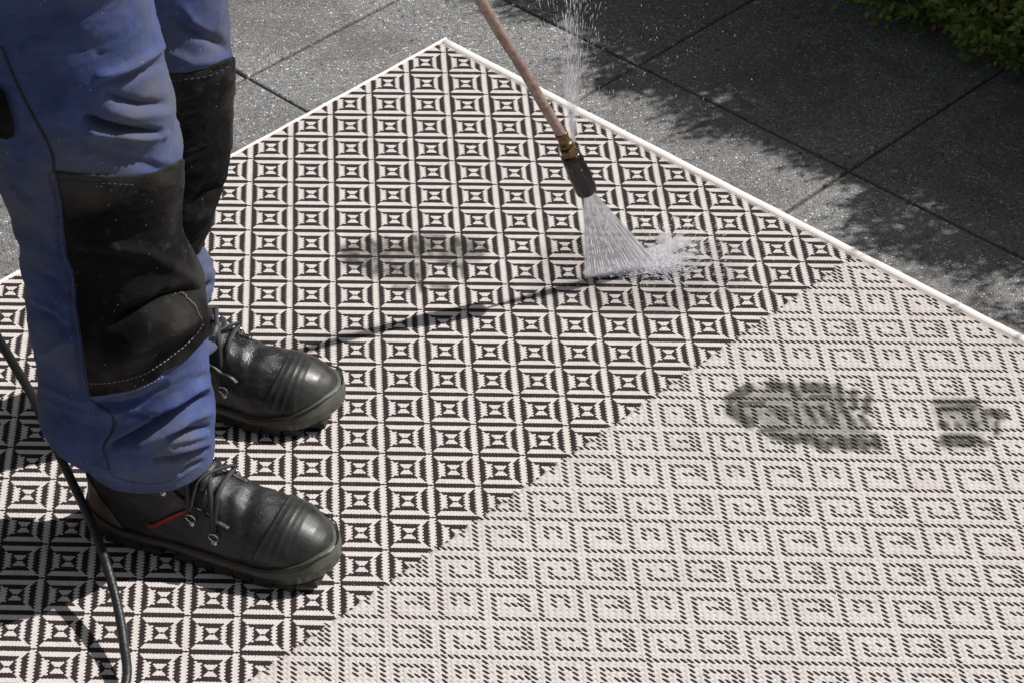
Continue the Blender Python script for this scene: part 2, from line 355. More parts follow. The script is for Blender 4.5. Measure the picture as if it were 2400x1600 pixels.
def is_dark(i, j, plain=False):
    u = i-np.round(i); v = j-np.round(j)           # around a node
    cu, cv = np.abs(i-np.floor(i)-.5), np.abs(j-np.floor(j)-.5)      # around a cell centre
    d = np.maximum(cu, cv); k = np.floor((d+.5/15-.0001+.5/7.5-.5/15)/(1/7.5)).astype(int)
    side = cu > cv
    if plain: ks = kt = np.digitize(d, [.167, .300, .4333])
    else: ks = np.digitize(d, [.185, .300, .440]); kt = np.digitize(d, [.159, .2955, .432])
    return np.where(side, ks % 2 == 0, kt % 2 == 1)
def capsules(px, py, caps, off, sc, soft):
    X = (px-off[0])*sc; Y = (py-off[1])*sc; out = np.zeros(len(px))
    for x1, y1, x2, y2, r in caps:
        dx, dy = x2-x1, y2-y1; t = np.clip(((X-x1)*dx+(Y-y1)*dy)/(dx*dx+dy*dy+1e-9), 0, 1)
        d = np.hypot(X-x1-t*dx, Y-y1-t*dy)-5; out = np.maximum(out, 1/(1+np.exp((d-r)/soft)))
    return out
PRINT1 = [(190,260,330,180,38),(200,340,340,430,42),(260,300,430,290,26),(480,160,620,170,30),(640,160,700,240,26),(740,170,900,180,36),(790,240,930,240,20),(985,170,1010,290,26),(1100,210,1110,310,25),(1205,250,1190,340,27),
 (745,310,820,420,25),(860,320,940,430,32),(1010,330,1110,440,20),(1155,390,1210,450,20),(420,490,600,470,16),(500,520,690,560,26),(710,530,900,600,34),(960,560,1080,590,44),(1130,560,1190,595,42),(1255,540,1275,600,30),(480,330,600,410,15),(620,330,700,430,14),
 (1700,280,2000,275,16),(1740,330,1990,320,24),(1750,440,1780,450,26),(1860,440,1880,450,22),(1945,440,2000,450,22),(2080,350,2200,380,27),(2155,430,2150,500,20),(1770,560,1960,560,46),(2030,560,2080,590,18)]
PRINT2 = [(150,350,300,420,60),(450,230,560,300,40),(700,220,700,330,38),(1080,200,1130,380,42),(1200,185,1450,190,28),(1250,300,1300,430,38),(1620,230,1680,400,48),(1780,290,1850,380,34),(1400,500,1650,560,36),(200,500,450,560,44),(560,480,570,650,40),(900,240,930,400,26),(1100,560,1110,680,34),(820,850,980,860,30),(1080,600,1180,880,34),(1320,830,1500,840,26),(1950,350,2020,330,30),(1700,560,1720,700,40)]
def dirt_at(x, y):
    p = pix(np.stack([x, y, np.zeros_like(x)], -1))
    a = capsules(p[:, 0], p[:, 1], PRINT1, (1650, 850), 3.136, 6)*(1.15+.5*fbm(np.stack([x, y, 0*x], -1), 160, 3))
    b = capsules(p[:, 0], p[:, 1], PRINT2, (780, 520), 5.6, 12)*.95*(1.0+.6*fbm(np.stack([x, y, 0*x], -1), 110, 4))
    fa = capsules(p[:, 0], p[:, 1], [(320, 290, 980, 320, 125), (520, 430, 1130, 540, 88), (1765, 330, 2050, 410, 72), (1790, 560, 2000, 550, 48)], (1650, 850), 3.136, 12)*.66
    fb = capsules(p[:, 0], p[:, 1], [(230, 430, 700, 400, 150), (700, 400, 1150, 360, 110), (1150, 340, 1850, 360, 150), (500, 620, 1150, 620, 100)], (780, 520), 5.6, 22)*.78
    n2 = .95+.6*fbm(np.stack([x, y, 0*x], -1), 130, 9)
    return np.clip(np.maximum(np.maximum(a, b), np.maximum(fa, fb)*n2), 0, 1)
def stitches(ci, cj, di, dj, hl, hw, ht, z0, dark, rnd=.06):
    n = len(ci); ci = ci+RNG.normal(0, rnd*.3, n)*hl; cj = cj+RNG.normal(0, rnd*.3, n)*hl
    L = np.hypot(di, dj); di, dj = di/L, dj/L
    hl = hl*(1+RNG.normal(0, rnd, n)); hw = hw*(1+RNG.normal(0, rnd, n))
    ang = RNG.normal(0, rnd, n); c, s = np.cos(ang), np.sin(ang); ui, uj = di*c-dj*s, di*s+dj*c; vi, vj = -uj, ui
    P = []
    for sl, sw, z in ((-1, 0, 0), (-.55, -1, .12), (.55, -1, .12), (1, 0, 0), (.55, 1, .12), (-.55, 1, .12), (0, 0, 1)):
        x, y = lat2w(ci+ui*hl*sl+vi*hw*sw, cj+uj*hl*sl+vj*hw*sw); P.append(np.stack([x, y, z0+ht*z*(1+RNG.normal(0, .08, n))], -1))
    V = np.stack(P, 1).reshape(-1, 3)
    T = np.array([(0, 1, 6), (1, 2, 6), (2, 3, 6), (3, 4, 6), (4, 5, 6), (5, 0, 6)])[:, ::-1]
    Fq = (np.arange(n)[:, None, None]*7+T[None]).reshape(-1, 3)
    dk = np.repeat(dark.astype(float), 7)
    dr = dirt_at(V[:, 0].astype(float), V[:, 1].astype(float)); tn = np.repeat(np.clip(RNG.normal(.22, .2, n), 0, .7), 7)
    return V, Fq, dk, dr, tn
def wet_at(V):
    q = np.array((F1W+F2W)/2)+np.array([.02, .0, 0]); d = np.hypot((V[:, 0]-q[0])/.16, (V[:, 1]-q[1])/.11)+.55*fbm(V*np.array([1, 1, 0]), 14, 12); return np.clip((1.15-d)/.35, 0, 1)
F1W, F2W = at(1368, 652, .0005), at(1572, 603, .0005)
def inside(ci, cj, mR, mL):
    x, y = lat2w(ci, cj); q = np.stack([x-O[0], y-O[1]], -1)@Bm.T
    return (q[:, 0] > mL) & (q[:, 0] < LR-mL) & (q[:, 1] > mR) & (q[:, 1] < LL-mR)
sx, sy2 = 1/15, 1/22
I, J = np.meshgrid(np.arange(-32/sx, 30/sx), np.arange(-2/sy2, 52/sy2)); I = (I+.5*(J % 2))*sx; J = J*sy2; I = I.ravel(); J = J.ravel()
k = (I+J < 18.0) & inside(I, J, .0150, .0055); I, J = I[k], J[k]
dk = is_dark(I+.012, J)
V, Fq, a1, a2, a3 = stitches(I, J, 1.0, -.58, sx*.78, sy2*.62, .0015, np.where(dk, -.00235, -.0024), dk, .05)
w1 = np_mesh('two_tone_weave', V, Fq, M['yarn'], rug, True, dict(dark=a1, dirt=a2, tone=a3, wet=wet_at(V))); w1['kind'] = 'stuff'
st = 1/7.5
I, J = np.meshgrid(np.arange(-32/st, 40/st), np.arange(-2/st, 60/st)); I = (I.ravel())*st; J = (J.ravel())*st
k = (I+J > 17.93) & inside(I, J, .0160, .0065); I, J = I[k], J[k]
dk = is_dark(I+1e-4, J+1e-4, True)
VA = stitches(I, J, 1.0, .92, st*.78, st*.135, .0017, np.where(dk, -.0016, -.0024), dk, .05)
VB = stitches(I+st*.5, J+st*.5, 1.0, -.70, st*.74, st*.36, .0010, -.0024, np.zeros(len(I), bool), .04)
VC = stitches(I+st*.5, J, 1.0, -.70, st*.60, st*.30, .0009, -.0026, np.zeros(len(I), bool), .04)
V = np.concatenate([VA[0], VB[0], VC[0]]); Fq = np.concatenate([VA[1], VB[1]+len(VA[0]), VC[1]+len(VA[0])+len(VB[0])])
w2 = np_mesh('dashed_weave', V, Fq, M['yarn'], rug, True, dict(dark=np.concatenate([VA[2]*.98, VB[2], VC[2]]), dirt=np.concatenate([VA[3], VB[3], VC[3]]), tone=np.concatenate([VA[4]+.1, VB[4]+.12, VC[4]+.3]), wet=wet_at(V))); w2['kind'] = 'stuff'
def binding(u0, v0, u1, v1, w, h):
    n = 80; P = [rc(u0+(u1-u0)*t, v0+(v1-v0)*t, -.0065+h*.5) for t in np.linspace(0, 1, n)]
    P = np.array(P)+np.c_[0*np.arange(n), 0*np.arange(n), .0003*np.sin(np.arange(n)*1.7)]+np.array([eL if u1 > u0 else eR]*n)[:, [0, 1, 1]]*np.array([1, 1, 0])*(.0006*fbm(P, 16, 21))[:, None]
    return tube('edge_binding', P, w, M['bind'], rug, 12, h*.5/w, nrm=np.tile([0, 0, 1.0], (n, 1)))
binding(0, .0072, LR, .0072, .0078, .0068); binding(0, LL-.0072, LR, LL-.0072, .0078, .0068)
for v0 in (.0135, LL-.0195):
    q = [rc(.004, v0, -.0014), rc(LR-.004, v0, -.0014), rc(LR-.004, v0+.006, -.0018), rc(.004, v0+.006, -.0018)]; mesh_obj('edge_tape', q, [(0, 1, 2, 3)], M['back'], rug, False)
binding(.0025, 0, .0025, LL, .0030, .0074); binding(LR-.0025, 0, LR-.0025, LL, .0030, .0074)

# ------------------------------------------------------------------ worker
person = thing('person', 'person in blue work trousers with black knee patches and wet black lace-up boots', 'person', (-.28, -.99, 0))
def part(o): return adopt(o, person)

def leg_grid(rows, Yf, ryk, nz=300, nt=240, ztop=None):
    """rows: (py, xl, xr) outline of the trouser leg; returns grid of points [nz, nt, 3]"""
    Z, XL, XR = [], [], []
    for r in rows:
        if len(r) == 4: z, a, b, _ = r; Z.append(z); XL.append(a); XR.append(b); continue
        py, xl, xr = r; z = .4
        for _ in range(12):
            p = at_y((xl+xr)/2 if xl > -9000 else xr-150, py, Yf(z)); z = p[2]
        L = at_y(xl, py, Yf(z)); Rr = at_y(xr, py, Yf(z)); Z.append(z); XL.append(L[0]); XR.append(Rr[0])
    Z, XL, XR = map(np.array, (Z, XL, XR)); o = np.argsort(Z); Z, XL, XR = Z[o], XL[o], XR[o]
    zs = np.linspace(Z[0], Z[-1], nz)
    def sm(v):
        q = np.interp(zs, Z, v); k = np.exp(-np.linspace(-2, 2, 9)**2); k /= k.sum(); return np.convolve(np.pad(q, 4, 'edge'), k, 'valid')
    xl, xr = sm(XL), sm(XR); cx, rx = (xl+xr)/2, (xr-xl)/2
    th = np.linspace(-math.pi, math.pi, nt, endpoint=False)
    c, s = np.cos(th), np.sin(th); e = .92
    C = np.sign(c)*np.abs(c)**e; S = np.sign(s)*np.abs(s)**e
    G = np.zeros((nz, nt, 3)); Y = np.array([Yf(z) for z in zs]); ry = np.array([ryk(z) for z in zs])*rx
    G[:, :, 0] = cx[:, None]+rx[:, None]*C; G[:, :, 1] = Y[:, None]+ry[:, None]*S; G[:, :, 2] = zs[:, None]
    return G
def normals(G):
    du = np.roll(G, -1, 1)-np.roll(G, 1, 1); dv = np.gradient(G, axis=0); N = np.cross(du, dv); return N/(np.linalg.norm(N, axis=2, keepdims=True)+1e-12)
def sculpt(G, strokes, seed, namp=.0022):
    N = normals(G); P = pix(G.reshape(-1, 3)).reshape(*G.shape[:2], 2)
    view = CAM-G; view /= np.linalg.norm(view, axis=2, keepdims=True); face = np.clip(((N*view).sum(2)-.0)/.30, 0, 1)
    D = np.zeros(G.shape[:2])
    for pts, w, amp in strokes:
        pts = np.array(pts, float); best = np.full(G.shape[:2], 1e9); L = np.r_[0, np.cumsum(np.hypot(*np.diff(pts, axis=0).T))]; tt = np.zeros(G.shape[:2])
        for q in range(len(pts)-1):
            a, b = pts[q], pts[q+1]; d = b-a; t = np.clip(((P-a)@d)/(d@d), 0, 1); dist = np.hypot(*(P-a-t[..., None]*d).transpose(2, 0, 1))
            m = dist < best; best = np.where(m, dist, best); tt = np.where(m, (L[q]+t*(L[q+1]-L[q]))/L[-1], tt)
        D += 1.3*amp*(.72*np.exp(-(best/w)**2)+.42*np.exp(-np.maximum(best-1.0, 0)/(.42*w)))*(.35+.65*np.sin(np.pi*np.clip(tt*.8+.1, 0, 1)))*face
    X = G.reshape(-1, 3)*np.array([1, 1, 2.2])
    nn = fbm(X, 11, seed, 3).reshape(G.shape[:2]); rd = 1-np.abs(fbm(X+3.1, 9, seed+5, 2)).reshape(G.shape[:2])*2
    r2 = 1-np.abs(fbm(X*np.array([1, 1, 1.6])+5.2, 26, seed+11, 2)).reshape(G.shape[:2])*2.4
    D += namp*nn+namp*.7*np.clip(rd, -1, 1)**3+namp*.55*np.clip(r2, 0, 1)**3
    return G+N*D[..., None]
def grid_obj(name, G, mat, wrap=True, parent=None, thick=0):
    nz, nt = G.shape[:2]; i = np.arange(nz-1)[:, None]; k = np.arange(nt if wrap else nt-1)[None]; k2 = (k+1) % nt
    Fq = np.stack(np.broadcast_arrays(i*nt+k, i*nt+k2, (i+1)*nt+k2, (i+1)*nt+k), -1).reshape(-1, 4)
    return np_mesh(name, G.reshape(-1, 3), Fq, mat)
def surf_px(G, pts, off, n=40, face_min=.05, flip=1):
    N = normals(G); N = N*np.sign((N*(G-G.mean((0, 1)))).sum(2).mean())
    view = CAM-G; view /= np.linalg.norm(view, axis=2, keepdims=True); f = (N*view).sum(2) > face_min
    P = pix(G.reshape(-1, 3)); P[~f.ravel()] = 1e6; Gf = G.reshape(-1, 3); Nf = N.reshape(-1, 3)
    pts = smooth_poly(np.array(pts, float), n); out, no = [], []
    for p in pts:
        d = (P-p)**2; d = d.sum(1); k = np.argpartition(d, 4)[:4]; w = 1/(d[k]+.05); w /= w.sum()
        out.append((Gf[k]*w[:, None]).sum(0)+Nf[k[0]]*off); no.append(Nf[k[0]])
    out = np.array(out); K = np.array([.25, .5, .25])
    for _ in range(3): out[1:-1] = .25*out[:-2]+.5*out[1:-1]+.25*out[2:]
    return out, np.array(no)
def stitch_line(name, G, pts, r, mat, off=.0004, n=120, on=3, offn=2):
    P, N = surf_px(G, pts, off, n); parts = []; i = 0
    while i+on < n: parts.append(tube_arrays(P[i:i+on+1], r, 5)); i += on+offn
    V, F = merge(parts); return mesh_obj(name, V, F, mat)

near_rows = [(1064, 207, 499), (1050, 196, 500), (1030, 172, 497), (1010, 142, 497), (990, 115, 501), (965, 101, 501), (942, 95.7, 497), (905, 93, 491), (870, 92, 486), (828, 90.6, 483), (800, 84, 481), (783, 81.6, 481), (757, 75, 482),
  (731, 70, 477), (693, 67, 473), (668, 66, 471), (640, 63.8, 459), (612, 53.6, 442), (585, 52, 431), (553, 51, 421), (515, 38, 421), (469, 25.5, 421), (435, 8, 422), (415, 0, 422), (385, -12, 422), (357, -16, 422), (334, -20, 421), (293, -34, 409), (255, -46, 409),
  (212, -60, 397), (158, -72, 383), (112, -80, 379), (69, -90, 365), (0, -105, 351), (-60, -112, 335)]
Yn = lambda z: np.interp(z, [.1, .35, .6, .95], [-1.128, -1.115, -1.105, -1.085])
Yfar = lambda z: np.interp(z, [.1, .35, .6, .95], [-.858, -.865, -.872, -.888])
# rows above the frame, given in metres: (z, x left, x right, 0)
nr = list(near_rows)+[(.90, -.415, -.165, 0), (1.0, -.41, -.15, 0)]
GN = leg_grid(nr, Yn, lambda z: np.interp(z, [.1, .3, .5, .8, 1.0], [.92, .86, .82, .86, .80]))
far_r = [(785, 525), (775, 509), (757, 490), (740, 482), (706, 479), (686, 495), (660, 501), (637, 497), (609, 485), (590, 472), (575, 471), (553, 477), (525, 485), (487, 498), (456, 513), (400, 527), (357, 532), (319, 537), (268, 542), (217, 543), (153, 541), (127, 537), (76, 538), (38, 532), (0, 527)]
fr = [(py, xr-w, xr) for (py, xr), w in zip(far_r, np.interp([r[0] for r in far_r], [0, 200, 400, 600, 785], [390, 370, 340, 280, 280]))]
fr = fr+[(.80, -.395, -.175, 0), (1.0, -.41, -.15, 0)]
GF = leg_grid(fr, Yfar, lambda z: np.interp(z, [.1, .3, .5, .8, 1.0], [.90, .86, .84, .86, .80]), 240, 180)
SN = [([(388, 95), (370, 118), (335, 140), (300, 160), (262, 174), (232, 179)], 9, .0065), ([(375, 150), (330, 168), (285, 186), (240, 196)], 12, -.0045),
  ([(250, 222), (290, 238), (330, 246), (383, 245)], 11, -.0075), ([(255, 262), (310, 275), (390, 268)], 14, .003),
  ([(200, 285), (240, 298), (293, 306), (340, 310), (374, 312)], 9, -.0135), ([(219, 313), (281, 325), (340, 325), (385, 318)], 9, .006),
  ([(60, 100), (150, 215), (230, 290), (300, 345), (375, 392)], 24, -.0055), ([(120, 290), (200, 340), (280, 372), (360, 388)], 16, -.004), ([(300, 350), (345, 375), (400, 385)], 15, .003),
  ([(100, 60), (180, 110), (250, 130)], 30, -.003),
  ([(178, 567), (268, 576), (344, 591), (395, 624), (440, 655), (467, 672)], 15, .0050), ([(185, 590), (268, 600), (330, 620)], 14, -.0035),
  ([(470, 676), (440, 683), (383, 696), (332, 722), (270, 750)], 17, -.0115), ([(455, 735), (400, 755), (330, 800), (260, 850)], 42, .0150),
  ([(480, 770), (440, 790), (400, 830), (385, 870)], 15, -.003),
  ([(30, 440), (75, 490), (105, 522), (115, 553)], 8, .003), ([(70, 520), (90, 560), (95, 610)], 16, -.003), ([(76, 700), (110, 716), (140, 729), (158, 757)], 7, .0035), ([(80, 725), (120, 745), (150, 775)], 12, -.0045),
  ([(95, 640), (130, 660), (160, 690)], 14, -.003), ([(100, 830), (150, 800), (185, 790)], 15, .003),
  ([(500, 926), (476, 924), (440, 945), (408, 970), (370, 998), (320, 1022), (268, 1042)], 9, -.0150), ([(490, 905), (450, 915), (400, 945), (350, 972)], 12, .0065), ([(490, 965), (440, 980), (380, 1012), (330, 1040)], 13, .0075),
  ([(396, 962), (370, 985), (330, 978), (285, 972)], 8, -.0065), ([(225, 945), (280, 950), (312, 942), (344, 930), (385, 905)], 9, -.0050), ([(235, 958), (275, 966), (320, 960)], 8, .004), ([(255, 990), (290, 1003), (350, 985)], 16, -.005),
  ([(486, 1000), (455, 1006), (420, 1012), (392, 1021)], 6, -.0085), ([(480, 1018), (440, 1025), (400, 1034)], 8, .004),
  ([(480, 1050), (452, 1062), (434, 1070), (400, 1075), (360, 1078)], 6, -.0075), ([(490, 1035), (450, 1046), (400, 1058)], 8, .0045), ([(470, 1080), (440, 1095), (425, 1108)], 5, -.005), ([(455, 890), (480, 880), (500, 878)], 8, -.003),
  ([(263, 960), (268, 1000), (242, 1039), (246, 1070), (262, 1110)], 3.5, -.0022), ([(120, 960), (180, 1000), (235, 1010)], 22, -.0045), ([(110, 905), (170, 930), (215, 945)], 14, .004),
  ([(310, 1078), (308, 1110), (312, 1150)], 3, -.0015)]
SF = [([(395, 40), (440, 70), (500, 95), (538, 118)], 13, -.007), ([(430, 20), (450, 50), (490, 78)], 10, .003), ([(390, 120), (450, 148), (520, 140)], 12, .004),
  ([(445, 480), (480, 450), (515, 440)], 12, -.006), ([(420, 520), (460, 505), (490, 500)], 18, .004), ([(502, 665), (488, 668), (474, 678)], 5, -.008), ([(500, 640), (480, 640)], 10, .003),
  ([(482, 745), (500, 770), (490, 800)], 8, -.004), ([(425, 590), (455, 600), (470, 598)], 7, -.005)]
GN = sculpt(GN, SN, 2, .0019); GF = sculpt(GF, SF, 8, .0022)
# hem curl
for G in (GN, GF):
    nz = G.shape[0]; c = G[0].mean(0); k = 6
    for i in range(k): G[i, :, :2] = c[:2]+(G[i, :, :2]-c[:2])*(1+.0)
# pelvis joining the two legs
zs = np.linspace(.84, 1.08, 60); th = np.linspace(-math.pi, math.pi, 160, endpoint=False); c, s = np.cos(th), np.sin(th)
GP = np.zeros((60, 160, 3)); w = np.interp(zs, [.84, .9, 1.0, 1.08], [.60, .92, 1.0, .94])
GP[..., 0] = -.285+.132*np.sign(c)*np.abs(c)**.8*w[:, None]; GP[..., 1] = -.987+.205*np.sign(s)*np.abs(s)**.75*w[:, None]; GP[..., 2] = zs[:, None]
GP = sculpt(GP, [], 5, .003)
def grid_faces(G, base, wrap=True):
    nz, nt = G.shape[:2]; i = np.arange(nz-1)[:, None]; k = np.arange(nt)[None]; k2 = (k+1) % nt
    return np.stack(np.broadcast_arrays(i*nt+k, i*nt+k2, (i+1)*nt+k2, (i+1)*nt+k), -1).reshape(-1, 4)+base
# inner hem fold so that the cloth has thickness
def with_inner(G):
    N = normals(G); inner = (G-N*.0022)[:26][::-1]; return np.concatenate([inner, G], 0)
GNi, GFi = with_inner(GN), with_inner(GF)
Vs = [GNi.reshape(-1, 3), GFi.reshape(-1, 3), GP.reshape(-1, 3)]; b1 = len(Vs[0]); b2 = b1+len(Vs[1])
part(np_mesh('trousers', np.concatenate(Vs), np.concatenate([grid_faces(GNi, 0), grid_faces(GFi, b1), grid_faces(GP, b2)]), M['blue']))

def patch(G, left, top, bot, th_end, off=.0024, nu=190, nv=190, name='knee_patch'):
    """cloth patch following the leg: left edge, top and bottom edges given as outlines, wraps round the front"""
    N = normals(G); S = G+N*off; nz, nt = G.shape[:2]; zs = G[:, :, 2].mean(1); th = np.linspace(-math.pi, math.pi, nt, endpoint=False)
    P = pix(S.reshape(-1, 3)).reshape(nz, nt, 2)
    tx, ty = np.array(top, float).T; bx, by = np.array(bot, float).T
    def zcross(k, cx, cy):
        col = P[:, k]; f = col[:, 1]-np.interp(col[:, 0], cx, cy); idx = np.where(f[:-1]*f[1:] <= 0)[0]
        if len(idx) == 0: return zs[-1] if f[-1] > 0 else zs[0]
        i = idx[0]; t = f[i]/(f[i]-f[i+1]+1e-9); return i+t
    zt = np.array([zcross(k, tx, ty) for k in range(nt)]); zb = np.array([zcross(k, bx, by) for k in range(nt)])
    lx = np.array(left, float); thL = np.zeros(nz)
    for i in range(nz):
        vis = np.where((th > -math.pi) & (th < -.2))[0]; py = P[i, vis, 1]; f = P[i, vis, 0]-np.interp(py, lx[:, 1], lx[:, 0])
        idx = np.where((f[:-1] <= 0) & (f[1:] > 0))[0]; thL[i] = th[vis[idx[-1]]]+(th[1]-th[0])*(-f[idx[-1]]/(f[idx[-1]+1]-f[idx[-1]]+1e-9)) if len(idx) else -2.6
    U = np.linspace(0, 1, nu); Vv = np.linspace(0, 1, nv); zi = np.tile(np.linspace(np.median(zb), np.median(zt), nv)[:, None], (1, nu)); TT = None
    for _ in range(25):
        tl = np.interp(zi, np.arange(nz), thL); TT = tl+(th_end-tl)*U[None]
        zb_ = np.interp(TT, th, zb); zt_ = np.interp(TT, th, zt); zi = .5*zi+.5*(zb_+(zt_-zb_)*Vv[:, None])
    ki = (TT+math.pi)/(2*math.pi)*nt; k0 = np.floor(ki).astype(int) % nt; k1 = (k0+1) % nt; fk = (ki-np.floor(ki))[..., None]
    i0 = np.clip(np.floor(zi).astype(int), 0, nz-2); fi = np.clip(zi-i0, 0, 1)[..., None]
    A = S[i0, k0]*(1-fk)+S[i0, k1]*fk; B = S[i0+1, k0]*(1-fk)+S[i0+1, k1]*fk; Q = A*(1-fi)+B*fi
    # turned-in rim
    NN = np.cross(np.gradient(Q, axis=1), np.gradient(Q, axis=0)); NN /= np.linalg.norm(NN, axis=2, keepdims=True)+1e-12
    Q[0] -= NN[1]*off*1.3; Q[-1] -= NN[-2]*off*1.3; Q[:, 0] -= NN[:, 1]*off*1.3; Q[:, -1] -= NN[:, -2]*off*1.3
    i = np.arange(nv-1)[:, None]; k = np.arange(nu-1)[None]
    Fq = np.stack(np.broadcast_arrays(i*nu+k, i*nu+k+1, (i+1)*nu+k+1, (i+1)*nu+k), -1).reshape(-1, 4)
    return part(np_mesh(name, Q.reshape(-1, 3), Fq, M['pad'])), Q
LEFTN = [(127, 380), (127.6, 402), (143, 476), (147, 540), (155, 604), (171, 642), (176, 681), (177, 719), (189, 795), (199, 878), (209, 929), (212, 950)]
TOPN = [(100, 400), (127.6, 403), (190, 409), (255, 411), (320, 410), (357, 405), (395, 394), (422, 377), (440, 370)]
BOTN = [(180, 934), (209, 931), (245, 928), (306, 917), (357, 896), (375, 884), (385, 870), (421, 855.6), (440, 842), (459, 822), (480, 799), (500, 780)]
pn, QN = patch(GN, LEFTN, TOPN, BOTN, 1.9)
LEFTF = [(380, 100), (385, 700)]; TOPF = [(300, 176), (388, 174), (440, 172), (490, 163), (537, 136), (560, 128)]; BOTF = [(380, 620), (451, 628), (462, 600), (470, 581), (500, 570)]
pf, QF = patch(GF, [(388, 100), (388, 640)], TOPF, BOTF, 1.9, nu=120, nv=140)
def sl(name, G, pts, r, mat, off, **k): return part(stitch_line(name, G, pts, r, mat, off, **k))
def line(name, G, pts, r, mat, off, n=60, flat=1.0):
    P, N = surf_px(G, pts, off, n); return part(tube(name, P, r, mat, None, 7, flat, nrm=N))
line('side_seam', GN, [(5, 110), (27, 166), (62, 241), (88, 289), (112, 335), (126, 375), (127.5, 402)], .0016, M['darkseam'], .0003)
line('side_seam', GN, [(127, 402), (142, 476), (145.5, 540), (153, 604), (169, 642), (174, 681), (175, 719), (187, 795), (197, 878), (207, 931)], .0011, M['seam'], .0010, 90)
for dx in (-9, -14): sl('seam_stitching', GN, [(126+dx, 410), (142+dx, 476), (145+dx, 540), (153+dx, 604), (169+dx, 642), (174+dx, 681), (175+dx, 719), (187+dx, 795), (197+dx, 878), (206+dx, 925)], .00045, M['seam'], .0004, n=150, on=3, offn=1)
line('inseam_piping', GN, [(212, 935), (232, 950), (258, 965), (266, 985), (265, 1006), (252, 1030), (243, 1045), (247, 1070), (255, 1100)], .0009, M['darkseam'], .0002)
sl('patch_stitching', GN, [(213, 895), (245, 893), (307, 882), (345, 868), (380, 845), (421, 816), (452, 785), (473, 755)], .00042, M['pale'], .0029, n=150)
sl('patch_stitching', GN, [(214, 929), (245, 925), (306, 914), (357, 892), (380, 878)], .00042, M['pale'], .0029, n=100)
sl('patch_stitching', GN, [(135, 421), (200, 426), (260, 428), (312, 431)], .00045, M['seam'], .0030, n=70)
sl('patch_stitching', GF, [(400, 186), (450, 182), (500, 172), (533, 152)], .00045, M['seam'], .0030, n=50)
sl('hem_stitching', GN, [(232, 1085), (260, 1110), (310, 1128), (370, 1132), (420, 1118), (465, 1092), (492, 1066)], .00045, M['seam'], .0004, n=130, on=3, offn=1)
# holster pocket flap at the back of the thigh
def pocket():
    Pp, N = surf_px(GN, [(-12, 205), (0, 240), (8, 275), (17, 318)], .006, 14, -.5); V, F = tube_arrays(Pp, np.interp(np.linspace(0, 1, 14), [0, .1, .7, .92, 1], [.010, .0145, .0165, .014, .006]), 14, True, .35, N)
    part(mesh_obj('pocket_flap', V, F, M['pad']))
pocket()
# dry stalk stuck on the patch
Pq, N = surf_px(GN, [(405, 680), (428, 698), (444, 712), (458, 732), (468, 752)], .0045, 24); Pq += RNG.normal(0, .0008, Pq.shape)
part(tube('dry_stalk', Pq, np.interp(np.linspace(0, 1, 24), [0, .3, 1], [.0003, .0008, .0003]), M['cream'], None, 5))

# ------------------------------------------------------------------ boots
BL = .326
def prof(x, xs, ys): return np.interp(x, xs, ys)
def bw(x): return prof(x, [0, .004, .012, .03, .06, .10, .14, .18, .215, .25, .28, .296, .309, .318, .3235, .326], [.0, .014, .024, .033, .038, .039, .041, .047, .053, .0545, .0515, .044, .034, .0215, .012, 0])
def bzt(x): return prof(x, [0, .004, .012, .03, .09, .115, .135, .155, .175, .20, .225, .25, .27, .288, .302, .314, .322, .326], [.045, .095, .150, .168, .168, .152, .136, .121, .107, .0945, .0870, .0825, .0785, .0730, .0650, .0545, .043, .034])
def byc(x): return prof(x, [0, .1, .16, .22, .28, .335], [0, 0, .002, .006, .004, -.004])
def upper_pt(x, ph, off=0):
    x = np.asarray(x, float); ph = np.asarray(ph, float); w = bw(x)+off; z0 = .020; H = bzt(x)-z0+off
    sh = np.clip((.15-x)/.06, 0, 1); e1 = .86-.30*sh; e2 = .86-.36*sh
    c, s = np.cos(ph), np.sin(ph); C = np.sign(c)*np.abs(c)**e1; Sx = np.abs(s)**e2
    hf = Sx*H/.15; nar = 1-np.clip(.24*sh*hf, 0, .4)-.10*(1-sh)*Sx*np.abs(C)
    y = byc(x)+w*C*nar; z = z0+H*Sx
    # leather folds across the vamp
    fold = .0016*np.sin((x-.19)*170+1.3*C)*np.exp(-((x-.215)/.035)**2)*Sx+.0009*np.sin((x+.3*z)*330)*np.exp(-((x-.17)/.05)**2)
    z = z+fold; y = y+.0018*C*np.sin(z*160+x*40)*sh
    return np.stack(np.broadcast_arrays(x, y, z), -1)
